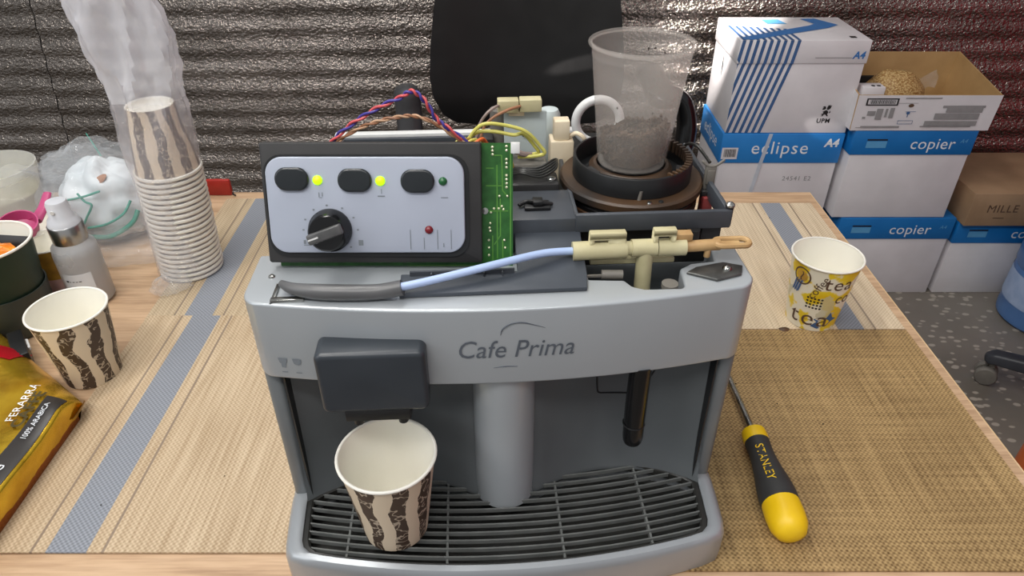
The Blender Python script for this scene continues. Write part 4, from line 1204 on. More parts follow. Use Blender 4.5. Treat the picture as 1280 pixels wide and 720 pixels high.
def decal(x0, x1, y0, y1, m, name, n=10, nyy=30, off=0.0009):
    g = G()
    vs, fs = [], []
    for i in range(nyy + 1):
        for j in range(n + 1):
            x = x0 + (x1 - x0) * j / n; y = y0 + (y1 - y0) * i / nyy
            vs.append((x, y, 0.004 + bag_top(x, y) * 0.93 + off))
    for i in range(nyy):
        for j in range(n):
            a = i * (n + 1) + j
            fs.append((a, a + 1, a + n + 2, a + n + 1))
    return g.add(vs, fs).build(name, m, bag, smooth=True)
part(decal(-0.4225, -0.4065, 0.215, 0.472, M['silverbag'], 'label_band'), 'dark band printed along the bag')
part(decal(-0.552, -0.488, 0.524, 0.552, M['bagred'], 'red_label', 10, 8), 'red patch at the far end of the bag')
def on_bag(cx, cy):
    return lambda x, y, z: (cx - y, cy + x, 0.004 + bag_top(cx - y, cy + x) * 0.93 + 0.0022)
for (wd_, sz_, px_, py_, sp_) in (('FERARRA', 0.0108, -0.4390, 0.4630, 1.05), ('100% ARABICA', 0.0064, -0.4150, 0.4400, 1.0), ('250 G', 0.0100, -0.4150, 0.3780, 1.0)):
    g = G(); text_on(g, wd_, sz_, fn=on_bag(px_, py_), space=sp_)
    g.build('pale_lettering', M['print_white'], bag)
g = G(); text_on(g, 'CAFFE', 0.0150, fn=on_bag(-0.4290, 0.4540), space=1.05, bold=0.0005)
g.build('dark_lettering', M['olive_print'], bag)
g = G().add([(-0.405, 0.465, 0.012), (-0.4000, 0.484, 0.018), (-0.412, 0.497, 0.006), (-0.408, 0.48, 0.004)], [(0, 1, 2, 3)])
g.add([(-0.405, 0.465, 0.0126), (-0.4000, 0.484, 0.0186), (-0.412, 0.497, 0.0066), (-0.408, 0.48, 0.0046)], [(3, 2, 1, 0)])
g.build('seam_fin', M['gold'], bag)

# small dark clip behind the bag
t = thing('clip_box', 'small black plastic clip with a white tab behind the gold bag', 'clip', (-0.510, 0.566, 0.0), R(-52))
G().box(-0.020, 0.030, -0.007, 0.007, 0.0, 0.026).build('clip_body', M['black'], t, bevel=0.002)
G().box(-0.004, 0.014, 0.0070, 0.0095, 0.017, 0.0215).build('clip_tab', M['white_plastic'], t, bevel=0.0008)
t = thing('plastic_wedge', 'pale grey plastic strip standing at the left edge behind the gold bag', 'strip', (-0.560, 0.560, 0.0), R(-50))
G().box(-0.03, 0.03, -0.005, 0.005, 0.0, 0.050).build('strip', M['castor'], t, bevel=0.0015)

# ------------------------------------------------------------------ left clutter
# dark green cup nested on a grey tub, wrapper inside
t = thing('waste_tub', 'grey green plastic tub below the dark green paper cup', 'tub', (-0.552, 0.630, 0.0))
G().lathe([(0.0, 0.0), (0.037, 0.0), (0.0385, 0.002), (0.042, 0.050), (0.0405, 0.050), (0.036, 0.004), (0.0, 0.004)], 44).build('tub_wall', M['grey_paper'], t, smooth=True)
t = thing('green_cup', 'dark green paper cup with white lining holding an orange wrapper', 'cup', (-0.552, 0.630, 0.0))
G().lathe([(0.030, 0.030), (0.0395, 0.0505), (0.0452, 0.104)], 48).build('cup_wall', M['green_paper'], t, smooth=True)
G().lathe([(0.0452, 0.1035), (0.0444, 0.1035), (0.0385, 0.050), (0.030, 0.034), (0.0, 0.034)], 48).build('cup_lining', M['paperwhite'], t, smooth=True)
G().lathe([(0.0455 + 0.0015 * math.cos(a), 0.104 + 0.0015 * math.sin(a)) for a in [2 * PI * i / 8 for i in range(8)]], 48, None, True).build('rolled_rim', M['rim_white'], t, smooth=True)
t = thing('snack_wrapper', 'crumpled orange wrapper inside the dark green cup', 'wrapper', (-0.552, 0.630, 0.0840))
g = G()
rnd = random.Random(2)
for (a, b, c_, s) in ((-0.012, -0.004, 0, 1),):
    vs, fs = [], []
    for i in range(9):
        for j in range(13):
            u = 2 * PI * j / 12; v_ = PI * i / 8
            rr = 1 + rnd.uniform(-.16, .16)
            vs.append((0.026 * rr * math.sin(v_) * math.cos(u), 0.020 * rr * math.sin(v_) * math.sin(u), 0.014 * rr * math.cos(v_)))
    for i in range(8):
        for j in range(12):
            a_ = i * 13 + j
            fs.append((a_, a_ + 1, a_ + 14, a_ + 13))
    g.add(vs, fs, T((0.004, -0.002, 0.005)))
g.build('wrapper_foil', M['wrapper'], t)
G().box(-0.030, 0.026, -0.003, 0.003, 0.012, 0.026, T((0.004, 0.016, -0.010), rx=R(-30), rz=R(-6))).build('dark_flap', M['black'], t, bevel=0.0008)
# spray bottle
t = thing('spray_bottle', 'frosted spray bottle with silver collar and white cap beside the green cup', 'bottle', (-0.4935, 0.680, 0.0))
G().lathe([(0.0, 0.0), (0.021, 0.0), (0.0235, 0.003), (0.0238, 0.064), (0.0225, 0.073), (0.0175, 0.079), (0.0165, 0.082), (0.0, 0.082)], 40).build('bottle_body', M['spray_liquid'], t, smooth=True)
G().lathe([(0.0178, 0.079), (0.0180, 0.080), (0.0180, 0.099), (0.0172, 0.100), (0.0, 0.100)], 40).build('collar', M['collar'], t, smooth=True)
cp_ = G().lathe([(0.0168, 0.100), (0.0150, 0.106), (0.0118, 0.1095), (0.0112, 0.124), (0.0100, 0.127), (0.0, 0.1275)], 36).build('spray_cap', M['cap'], t, smooth=True)
G().cyl((0, -0.0105, 0.118), (0, -0.0128, 0.118), 0.0022, 12).build('spray_hole', M['white_plastic'], cp_, smooth=True)
g = G()
vs, fs = [], []
for i in range(13):
    a = R(-90 + 12 + (-38 + 76 * i / 12))
    for z in (0.020, 0.046):
        vs.append((0.0241 * math.cos(a), 0.0241 * math.sin(a), z))
for i in range(12):
    fs.append((2 * i, 2 * i + 2, 2 * i + 3, 2 * i + 1))
lb = g.add(vs, fs).build('paper_label', M['print_white'], t, smooth=True)
g = G()
for q, (o, ww) in enumerate(((-0.010, 0.003), (-0.006, 0.0016), (-0.003, 0.0024), (0.0008, 0.002), (0.004, 0.0026))):
    a = R(-84)
    f_ = lambda x, z: (0.0244 * math.cos(a + x / 0.0244), 0.0244 * math.sin(a + x / 0.0244), z)
    h0 = 0.0018 if q == 0 else 0.0008
    g.add([f_(o, 0.0365), f_(o + ww, 0.0365), f_(o + ww, 0.0365 + h0), f_(o, 0.0365 + h0)], [(0, 1, 2, 3)])
tag(g.build('label_print', M['print_black'], lb), kind='stuff')
# milky tub at the far left
t = thing('milky_tub', 'milky white plastic tub with cream powder at the far left back', 'tub', (-0.706, 0.872, 0.0))
G().lathe([(0.0, 0.012), (0.045, 0.012), (0.048, 0.015), (0.055, 0.066), (0.0575, 0.068), (0.0575, 0.078), (0.0555, 0.078), (0.0535, 0.068), (0.0465, 0.018), (0.0, 0.015)], 48).build('tub_wall', M['tubplastic'], t, smooth=True)
G().lathe([(0.0, 0.044), (0.03, 0.043), (0.0495, 0.040), (0.0462, 0.019), (0.0, 0.018)], 36).build('powder', M['tubfood'], t, smooth=True)
t = thing('white_saucer', 'white plastic saucer under the milky tub', 'saucer', (-0.706, 0.872, 0.0))
G().lathe([(0.0, 0.0), (0.056, 0.0), (0.0575, 0.003), (0.0575, 0.0095), (0.055, 0.0115), (0.0, 0.0115)], 48).build('saucer_disc', M['rim_white'], t, smooth=True)
# cup with pink scoop
t = thing('scoop_cup', 'pale pink paper cup standing behind the green cup holding the scoop', 'cup', (-0.590, 0.744, 0.0))
G().lathe([(0.026, 0.0), (0.035, 0.058)], 40).build('cup_wall', M['palepink'], t, smooth=True)
G().lathe([(0.035, 0.058), (0.0343, 0.058), (0.0255, 0.004), (0.0, 0.004)], 40).build('cup_lining', M['paperwhite'], t, smooth=True)
G().lathe([(0.0354 + 0.0012 * math.cos(a), 0.058 + 0.0012 * math.sin(a)) for a in [2 * PI * i / 8 for i in range(8)]], 40, None, True).build('rolled_rim', M['rim_white'], t, smooth=True)
t = thing('scoop', 'bright pink plastic scoop lying in the cup behind the green cup', 'scoop', (-0.578, 0.732, 0.064), R(30))
G().lathe([(0.0, -0.014), (0.012, -0.012), (0.019, -0.003), (0.0215, 0.010), (0.0200, 0.010), (0.0175, -0.002), (0.0, -0.011)], 32, T((-0.006, -0.004, 0.002), rx=R(20))).build('bowl', M['pink'], t, smooth=True)
G().tube([(0.010, 0.006, 0.004), (0.020, 0.022, 0.010), (0.029, 0.042, 0.020)], [0.0085, 0.0062, 0.0050], 12, 6, 0.6).build('handle', M['pink'], t, smooth=True)
# mustard cup
t = thing('mustard_cup', 'mustard printed paper cup between the green cup and the spray bottle', 'cup', (-0.540, 0.706, 0.0))
G().lathe([(0.0225, 0.0), (0.0245, 0.022)], 40).build('cup_sleeve', M['palepink'], t, smooth=True)
G().lathe([(0.0245, 0.022), (0.0295, 0.062)], 40).build('cup_wall', M['mustard'], t, smooth=True)
G().lathe([(0.0295, 0.062), (0.0287, 0.062), (0.022, 0.004), (0.0, 0.004)], 40).build('cup_lining', M['paperwhite'], t, smooth=True)
G().lathe([(0.0298 + 0.0011 * math.cos(a), 0.062 + 0.0011 * math.sin(a)) for a in [2 * PI * i / 8 for i in range(8)]], 40, None, True).build('rolled_rim', M['rim_white'], t, smooth=True)

# crumpled clear bags
def crumple(n, rx, ry, rz, amp, seed, k=3.0, flat=0.25):
    rnd = random.Random(seed)
    dirs = [(Vector((rnd.gauss(0, 1), rnd.gauss(0, 1), rnd.gauss(0, 1))).normalized(), rnd.uniform(0, 6), rnd.uniform(0.6, 1.6)) for _ in range(14)]
    vs, fs = [], []
    for i in range(n + 1):
        v_ = PI * i / n
        for j in range(2 * n):
            u = PI * j / n
            d = Vector((math.sin(v_) * math.cos(u), math.sin(v_) * math.sin(u), math.cos(v_)))
            s = 0
            for q, (w_, ph, f_) in enumerate(dirs):
                s += abs(math.sin(k * f_ * d.dot(w_) * 2.2 + ph)) - 0.5
            rr = 1 + amp * s / 3
            z = d.z * rr
            if z < -flat: z = -flat + (z + flat) * 0.15
            vs.append((d.x * rr * rx, d.y * rr * ry, (z + flat) * rz))
    for i in range(n):
        for j in range(2 * n):
            a, b = i * 2 * n + j, i * 2 * n + (j + 1) % (2 * n)
            fs.append((a, b, b + 2 * n, a + 2 * n))
    lo_ = min(p[2] for p in vs)
    return [(x, y, z - lo_) for x, y, z in vs], fs
t = thing('rubbish_bag', 'clear plastic bag stuffed with white tissue and teal cord behind the spray bottle', 'bag', (-0.545, 0.845, 0.0004))
vs, fs = crumple(26, 0.070, 0.056, 0.070, 0.16, 4, 2.6, 0.55)
G().add(vs, fs).build('bag_film', M['film_thin'], t, smooth=True)
vs, fs = crumple(30, 0.052, 0.044, 0.056, 0.15, 12, 2.4, 0.6)
G().add(vs, fs, T((0.008, -0.002, 0.003))).build('tissue', M['tissue'], t, smooth=True)
vs, fs = crumple(18, 0.038, 0.034, 0.022, 0.26, 21, 3.5, 0.2)
G().add(vs, fs, T((-0.028, 0.012, 0.078), ry=R(-10))).build('bag_knot', M['film_thin'], t, smooth=True)
g = G().tube([(-0.004, 0.030, 0.092), (-0.012, 0.034, 0.110), (-0.017, 0.036, 0.122)], [0.0012, 0.001, 0.0006], 8)
g.tube([(-0.018, -0.046, 0.066), (0.004, -0.050, 0.072), (0.026, -0.046, 0.078)], 0.0014, 8)
g.tube([(-0.002, -0.048, 0.076), (0.006, -0.051, 0.066), (0.014, -0.053, 0.062), (0.004, -0.056, 0.046), (-0.004, -0.058, 0.034)], 0.0014, 8)
g.tube([(0.002, -0.058, 0.032), (0.026, -0.055, 0.036), (0.046, -0.046, 0.046), (0.055, -0.036, 0.060)], 0.0016, 8)
g.tube([(0.000, -0.056, 0.018), (0.026, -0.054, 0.018), (0.050, -0.042, 0.030), (0.058, -0.032, 0.044)], 0.0030, 8)
tag(g.build('teal_cord', M['teal'], t, smooth=True), kind='stuff')
G().lathe([(0.0, 0.0), (0.007, 0.0), (0.006, 0.0015), (0.0, 0.002)], 14, T((0.020, -0.030, 0.085), rx=R(35), rz=R(-30)) @ Matrix.Scale(1.7, 4, (0.4, 0.9, 0))).build('brown_stain', M['wire_brown'], t, smooth=True)
t = thing('clear_bag', 'empty crumpled clear bag at the left behind the pink scoop', 'bag', (-0.655, 0.825, 0.0004))
vs, fs = crumple(22, 0.062, 0.050, 0.055, 0.2, 31, 2.4, 0.5)
G().add(vs, fs).build('bag_film', M['film_thin'], t, smooth=True)
t = thing('flat_bag', 'dull flattened clear bag lying beside the bagged cup stack', 'bag', (-0.500, 0.780, 0.0004))
vs, fs = crumple(20, 0.060, 0.036, 0.020, 0.22, 44, 3.0, 0.2)
G().add(vs, fs).build('bag_film', M['film_thin'], t, smooth=True)
t = thing('red_lid', 'small bright red plastic piece at the back edge behind the cup stack', 'red piece', (-0.425, 0.947, 0.0))
G().box(-0.028, 0.008, -0.004, 0.004, -0.0015, 0.024).build('red_piece', M['red'], t, bevel=0.003)
G().tube([(0.010, -0.004, 0.004), (0.012, -0.008, 0.003), (0.014, -0.006, 0.0005)], 0.0012, 8).build('dark_hook', M['black'], t)

# stack of upside-down cups in a long clear bag
SX, SY = -0.4015, 0.745
NC, PITCH = 21, 0.0066
CRB, CRT, CH = 0.0250, 0.0345, 0.0780
def inv_cup():
    t = thing('stacked_cup', '', 'cup', (SX, SY, 0), 0, 'upside-down cups bagged in one stack')
    g = G()
    g.slot(0).lathe([(CRT, 0.0015), (CRB, CH)], 36)
    g.slot(1).lathe([(CRB, CH), (CRB - 0.0008, CH - 0.0006), (CRB - 0.001, CH - 0.006), (CRB - 0.0007, CH - 0.0066), (CRT - 0.0007, 0.0015), (CRT, 0.0015)], 36)
    g.build('cup_wall', [M['zebra'], M['paperwhite']], t, smooth=True)
    G().lathe([(CRT + 0.0012 + 0.0018 * math.cos(a), 0.0023 + 0.0022 * math.sin(a)) for a in [2 * PI * i / 8 for i in range(8)]], 36, None, True).build('rolled_rim', M['rim_white'], t, smooth=True)
    G().disc(CRB - 0.0008, CH - 0.005, 36).build('cup_base', M['paperwhite'], t)
    return t
c0 = inv_cup()
ORD = ['bottom', 'second', 'third', 'fourth', 'fifth', 'sixth', 'seventh', 'eighth', 'ninth', 'tenth', 'eleventh']
LEANX, LEANY = 0.045, 0.0
rnd = random.Random(8)
for i in range(NC):
    z = 0.001 + PITCH * i
    loc = (SX + LEANX * z + rnd.uniform(-.0004, .0004), SY + LEANY * z, z)
    if i < 11:
        lab = ORD[i] + (' upside-down cup' if i == 0 else ' upside-down cup from the bottom') + ' of the bagged stack'
    elif i < NC - 1:
        lab = ORD[NC - 1 - i] + ' upside-down cup from the top of the bagged stack'
    else:
        lab = 'topmost upside-down zebra printed cup of the bagged stack, fully visible'
    if i == 0:
        c0.location = loc; c0['label'] = lab
    else:
        dup(c0, loc, rnd.uniform(0, 6) if i < NC - 1 else 2.2, lab)
# bag film around them, empty and crinkled above
t = thing('cup_bag', 'long clear plastic bag around the cup stack, empty crumpled top upright', 'bag', (SX, SY, 0.0006))
vs, fs = [], []
NS, NRW = 64, 70
rnd = random.Random(19)
wr = [(rnd.choice((3, 4, 5, 7, 9)), rnd.choice((-1, 1)) * rnd.uniform(8, 34), rnd.uniform(0, 6)) for _ in range(8)]
for i in range(NRW + 1):
    z = 0.372 * i / NRW
    cup_top = 0.2115
    if z < 0.135: rx, ry = 0.0385, 0.0385
    elif z < cup_top: 
        q = (z - 0.135) / (cup_top - 0.135); rx, ry = 0.0385 + 0.006 * q, 0.0385 - 0.004 * q
    else:
        q = (z - cup_top) / (0.372 - cup_top); rx, ry = 0.0445 + 0.010 * q, 0.0345 - 0.012 * q
    if z < 0.004: rx *= 1.0; ry *= 1.0
    cxx = LEANX * z - (0.0 if z < cup_top else 0.03 * ((z - cup_top) / 0.16) ** 1.5) - 0.002
    am = 0.0006 if z < 0.14 else 0.0006 + 0.0048 * min(1, max(0, (z - 0.16) / 0.08))
    for j in range(NS):
        a = 2 * PI * j / NS
        d = 0
        for (f_, kz, ph) in wr:
            d += 0.55 - abs(math.sin(round(f_) * (a if a < PI else 2 * PI - a) * 0.5 + kz * z + ph)) ** 0.7
        fold = 0.0
        if j in (20, 21, 22) and z < 0.2: fold = 0.003
        vs.append((cxx + (rx + d * am + fold) * math.cos(a), (ry + d * am + fold) * math.sin(a), z + (0.006 * math.sin(3 * a) if i == NRW else 0)))
for i in range(NRW):
    for j in range(NS):
        a, b = i * NS + j, i * NS + (j + 1) % NS
        fs.append((a, b, b + NS, a + NS))
g = G()
g.slot(0).add(vs, fs)
for i, f_ in enumerate(g.f):
    g.mi[i] = 1 if vs[f_[0]][2] > 0.214 else 0
g.build('bag_film', [M['film'], M['film_top']], t, smooth=True)
# gathered tail of the bag at the foot
vs, fs = crumple(14, 0.020, 0.016, 0.012, 0.3, 77, 3.5, 0.2)
G().add(vs, fs, T((-0.006, -0.046, 0.0), rz=R(50))).build('bag_tail', M['film_thin'], t, smooth=True)

# ------------------------------------------------------------------ cartons on the floor
def carton(name, label, x0, x1, y0, y1, z0, z1, lid_h, m_body, m_lid, cat='box', rz=0.0, lid_over=0.003, group=None):
    cx, cy = (x0 + x1) / 2, (y0 + y1) / 2
    t = thing(name, label, cat, (cx, cy, z0), rz, group)
    hx, hy, h = (x1 - x0) / 2, (y1 - y0) / 2, z1 - z0
    G().box(-hx + lid_over, hx - lid_over, -hy + lid_over, hy - lid_over, 0, h - 0.004).build('box_body', m_body, t, bevel=0.002)
    if lid_h:
        lid = G().box(-hx, hx, -hy, hy, h - lid_h, h).build('lid', m_lid, t, bevel=0.002)
    else:
        lid = None
    return t, hx, hy, h, lid
def face_text(t, s, size, x, z, y, m, name='lettering', **kw):
    g = G()
    text_on(g, s, size, FRONT(x, y, z), **kw)
    return g.build(name, m, t)
def face_quad(g, x0, x1, z0, z1, y):
    g.add([(x0, y, z0), (x1, y, z0), (x1, y, z1), (x0, y, z1)], [(0, 1, 2, 3)])

# middle and lower copier cartons
def copier(label, x0, x1, y0, z0, z1, rz=0.0, tsz=0.043, tx=0.0, loose=False):
    t, hx, hy, h, lid = carton('copier_carton', label, x0, x1, y0, y0 + 0.225, z0, z1, 0.066, M['carton'], M['carton_blue'], rz=rz)
    yf = -hy - 0.0008
    face_text(t, 'copier', tsz, tx, h - 0.036, yf, M['print_white'], space=1.04)
    g = G(); face_quad(g, -hx + 0.036, -hx + 0.088, h - 0.026, h - 0.022, yf)
    g.build('label_bar', M['print_black'], t)
    g = G(); face_quad(g, -hx + 0.036, -hx + 0.088, h - 0.046, h - 0.028, yf)
    g.build('label_panel', M['print_pale'], t)
    g = G(); text_on(g, 'A4', 0.016, FRONT(hx - 0.030, yf, h - 0.028), shear=0.2)
    g.build('corner_mark', M['print_pale'], t)
    # hand hole on the left side
    g = G().add([(-hx + 0.0022, -hy + 0.08, h - 0.10), (-hx + 0.0022, -hy + 0.14, h - 0.10), (-hx + 0.0022, -hy + 0.14, h - 0.085), (-hx + 0.0022, -hy + 0.08, h - 0.085)], [(0, 1, 2, 3)])
    g.build('hand_hole', M['dark'], t)
    return t
copier('white copier paper box with blue lid under the open tray, upper of its stack', 0.874, 1.188, 1.70, -0.4550, -0.2040, R(0), tx=0.050)
copier('white copier paper box with blue lid on the floor, lower of the middle stack', 0.905, 1.222, 1.70, FZ, -0.4565, R(0), tx=0.040)
tC = copier('white copier paper box with blue lid on the floor under the brown box', 1.233, 1.545, 1.70, FZ, -0.470, R(0), tx=0.058)
# eclipse carton and the plain one hidden below it
EX0, EX1, EY0 = 0.547, 0.864, 1.727
carton('plain_carton', 'plain white carton at the bottom of the left stack behind the table', EX0, EX1, EY0, EY0 + 0.22, FZ, -0.4630, 0.07, M['carton'], M['carton'])
t, hx, hy, h, lid = carton('eclipse_carton', 'white paper box with sky blue eclipse lid behind the table corner', EX0, EX1, EY0, EY0 + 0.222, -0.4620, -0.2230, 0.082, M['carton'], M['eclipse_blue'])
yf = -hy - 0.0008
face_text(t, 'eclipse', 0.050, -0.004, h - 0.040, yf, M['print_white'], space=1.1)
g = G(); text_on(g, 'A4', 0.030, FRONT(hx - 0.030, yf, h - 0.026), bold=0.0012, shear=0.1)
g.build('size_mark', M['print_white'], t)
g = G(); face_quad(g, -hx + 0.004, -hx + 0.046, h - 0.070, h - 0.038, yf)
st = g.build('barcode_sticker', M['carton'], t)
g = G()
x = -hx + 0.010
rnd = random.Random(4)
while x < -hx + 0.042:
    ww = rnd.choice((0.0008, 0.0012, 0.002)); face_quad(g, x, x + ww, h - 0.064, h - 0.042, yf - 0.0006); x += ww + rnd.choice((0.0008, 0.0014))
tag(g.build('barcode', M['print_black'], st), kind='stuff')
face_text(t, '24541 E2', 0.018, 0.060, h - 0.128, -hy + 0.0022, M['print_grey'], 'date_print', space=1.15)
g = G(); text_on(g, 'eclipse', 0.048, T((-hx - 0.0008, 0.0, h - 0.040), rx=R(90), rz=R(-90)), space=1.05)
g.build('side_lettering', M['print_white'], t)
g = G().add([(-0.040, yf - 0.0008, h + 0.0008), (-0.030, yf - 0.0008, h + 0.0008), (-0.042, yf - 0.0008, h - 0.082), (-0.052, yf - 0.0008, h - 0.082)], [(0, 1, 2, 3)])
g.add([(-0.052, yf - 0.0004 , h - 0.082), (-0.042, yf - 0.0004, h - 0.082), (-0.060, -hy + 0.0012, 0.0), (-0.070, -hy + 0.0012, 0.0)], [(0, 1, 2, 3)])
g.build('strap', M['strap'], t)
# striped A4 carton on top
t, hx, hy, h, lid = carton('striped_carton', 'white paper box with blue stripes and arrow on its lid, topmost of the left stack', 0.548, 0.866, 1.727, 1.949, -0.2220, 0.0135, 0.056, M['carton'], M['carton'])
yf = -hy - 0.0008
g = G()
def quad3(a, b, c_, d): g.add([a, b, c_, d], [(0, 1, 2, 3)])
pitch_, sw_ = 0.0165, 0.0080
for i in range(9):
    a = -hx + 0.006 + i * pitch_
    # lid top: straight back; lid front: starts slanting; body front: slants to the lower left
    yb = -hy + 0.135 - 0.0040 * i
    quad3((a, -hy, h + 0.0007), (a + sw_, -hy, h + 0.0007), (a + sw_ - 0.004, yb, h + 0.0007), (a - 0.004, yb, h + 0.0007))
    sl = 0.13
    z_b = h - 0.056
    quad3((a, yf, h), (a + sw_, yf, h), (a + sw_ - sl * 0.056, yf, z_b), (a - sl * 0.056, yf, z_b)) if a - sl * 0.056 > -hx else quad3((a, yf, h), (a + sw_, yf, h), (max(-hx, a + sw_ - sl * 0.056), yf, z_b), (max(-hx, a - sl * 0.056), yf, max(z_b, h - (a + hx) / sl)))
    a2 = a - sl * 0.056
    sl = 0.25
    yq = -hy + 0.0022
    zb = 0.001
    x_l = max(-hx + 0.003, a2); x_r = a2 + sw_
    if x_r > -hx + 0.004:
        def end(xs):
            zz = max(zb, z_b - (xs + hx - 0.003) / sl) if xs > -hx + 0.003 else z_b
            return (xs - sl * (z_b - zz), zz)
        e1, e2 = end(x_l), end(x_r)
        quad3((x_l, yq, z_b), (x_r, yq, z_b), (e2[0], yq, e2[1]), (e1[0], yq, e1[1]))
tag(g.build('stripe_print', M['print_navy'], t), kind='stuff')
g = G()
zt = h + 0.0011
arrow = [(-hx + 0.012, -hy + 0.004, zt), (-hx + 0.030, -hy + 0.002, zt), (0.092, -hy + 0.110, zt), (0.128, -hy + 0.140, zt), (0.088, -hy + 0.205, zt), (0.050, -hy + 0.200, zt), (0.070, -hy + 0.150, zt), (0.052, -hy + 0.134, zt), (-hx + 0.010, -hy + 0.024, zt)]
g.add(arrow, [tuple(range(len(arrow)))])
g.build('arrow_print', M['print_blue'], t)
g = G(); g.add([(-0.05, -hy + 0.150, zt), (0.0, -hy + 0.150, zt), (-0.01, -hy + 0.195, zt), (-0.055, -hy + 0.195, zt)], [(0, 1, 2, 3)])
g.build('top_label', M['print_pale'], t)
g = G(); g.add([(hx - 0.045, -hy + 0.020, zt), (hx - 0.030, -hy + 0.020, zt), (hx - 0.030, -hy + 0.034, zt), (hx - 0.045, -hy + 0.034, zt)], [(0, 1, 2, 3)])
g.build('top_mark', M['print_black'], t)
face_text(t, 'A4', 0.024, hx - 0.024, h - 0.036, yf, M['print_blue'], 'size_mark', bold=0.0008, shear=0.15)
g = G(); face_quad(g, 0.030, hx - 0.040, h - 0.0425, h - 0.0408, yf)
g.build('size_rule', M['print_grey'], t)
face_text(t, 'UPM', 0.0165, 0.090, 0.033, -hy + 0.0022, M['print_black'], 'maker_lettering', space=1.1, bold=0.0004)
# winged lion-like crest
g = G()
yq = -hy + 0.0022
crest = [[(-0.010, 0.0), (-0.004, 0.001), (-0.002, 0.006), (0.003, 0.004), (0.006, 0.0), (0.009, 0.001), (0.006, 0.006), (0.008, 0.011), (0.005, 0.015), (0.001, 0.017), (-0.004, 0.014), (-0.008, 0.012), (-0.004, 0.010), (-0.006, 0.007), (-0.011, 0.006), (-0.006, 0.004)],
         [(-0.008, 0.017), (-0.003, 0.018), (0.0, 0.021), (-0.002, 0.026), (-0.006, 0.027), (-0.010, 0.024), (-0.006, 0.023), (-0.010, 0.020)],
         [(0.002, 0.018), (0.006, 0.017), (0.011, 0.021), (0.013, 0.029), (0.009, 0.027), (0.010, 0.031), (0.006, 0.028), (0.005, 0.031), (0.002, 0.024)],
         [(0.009, 0.008), (0.013, 0.010), (0.012, 0.015), (0.010, 0.013)]]
for pl_ in crest:
    g.add([(0.090 + x, yq, 0.045 + z) for x, z in pl_], [tuple(range(len(pl_)))])
tag(g.build('maker_crest', M['print_black'], t), kind='stuff')
g = G()
g.add([(-hx + 0.0022, -hy + 0.115, h - 0.095), (-hx + 0.0022, -hy + 0.120, h - 0.125), (-hx + 0.0022, -hy + 0.124, h - 0.093), (-hx + 0.0022, -hy + 0.122, h - 0.062)], [(0, 1, 2, 3)])
g.build('hand_hole', M['dark'], t)
# kraft carton
t, hx, hy, h, lid = carton('kraft_carton', 'brown kraft carton with dark lettering on the right floor box', 1.232, 1.570, 1.68, 1.95, -0.4695, -0.3680, 0, M['kraft'], M['kraft'], lid_over=0)
face_text(t, 'MILLE', 0.032, -hx + 0.088, 0.052, -hy - 0.0008, M['print_brown'], space=1.08)
g = G(); face_quad(g, -hx + 0.07, -hx + 0.10, 0.024, 0.026, -hy - 0.0008)
g.build('small_print', M['print_brown'], t)
# open tray box with kraft inside
ox, oy, oz = 1.030, 1.700, -0.2030
t = thing('tray_box', 'open white printed carton tray, kraft brown inside, holding a bag', 'box', (ox, oy, oz))
bx0, bx1, by = 0.858 - ox, 1.208 - ox, 0.245
fh, bh = 0.092, 0.128
rf = 0.010
def slab(a, b, c_, d, th, name, m_out, m_in, nrm):
    """panel with corners a b c d, th thick along nrm (towards the inside)"""
    g = G()
    P_ = [Vector(p) for p in (a, b, c_, d)]
    Q_ = [p + Vector(nrm) * th for p in P_]
    vs = P_ + Q_
    g.slot(0).add(vs, [(0, 1, 2, 3)])
    g.slot(1).add(vs, [(7, 6, 5, 4), (0, 4, 5, 1), (1, 5, 6, 2), (2, 6, 7, 3), (3, 7, 4, 0)])
    me = g.build(name, [m_out, m_in], t)
    return me
slab((bx0, 0, 0), (bx1, 0, 0), (bx1 + 0.004, -rf * 0.2, fh), (bx0 - 0.002, -rf * 0.2, fh), 0.004, 'front_panel', M['carton'], M['kraft_in'], (0, 1, 0))
slab((bx1, by, 0), (bx0, by, 0), (bx0 + 0.006, by, bh), (bx1 + 0.012, by, bh), 0.004, 'back_panel', M['carton'], M['kraft_in'], (0, -1, 0))
slab((bx1, 0.004, 0), (bx1, by - 0.004, 0), (bx1 + 0.012, by - 0.004, bh), (bx1 + 0.004, 0.004, fh), 0.004, 'side_panel', M['carton'], M['kraft_in'], (-1, 0, 0))
slab((bx0, by - 0.004, 0), (bx0, 0.004, 0), (bx0 - 0.002, 0.004, fh), (bx0 + 0.004, by - 0.004, bh), 0.004, 'side_panel', M['carton'], M['kraft_in'], (1, 0, 0))
G().box(bx0 + 0.004, bx1 - 0.004, 0.004, by - 0.004, 0, 0.003).build('tray_floor', M['kraft_in'], t)
yq = -0.0028
g = G()
face_quad(g, bx0 + 0.024, bx0 + 0.100, 0.066, 0.0690, yq); face_quad(g, bx0 + 0.020, bx0 + 0.096, 0.0815, 0.0845, yq); face_quad(g, bx0 + 0.020, bx0 + 0.024, 0.066, 0.0845, yq); face_quad(g, bx0 + 0.096, bx0 + 0.100, 0.066, 0.0845, yq)
x = bx0 + 0.030
rnd = random.Random(14)
while x < bx0 + 0.092:
    ww = rnd.choice((0.0008, 0.0012, 0.002)); face_quad(g, x, x + ww, 0.0705, 0.080, yq); x += ww + 0.0016
tag(g.build('barcode', M['print_black'], t), kind='stuff')
g = G()
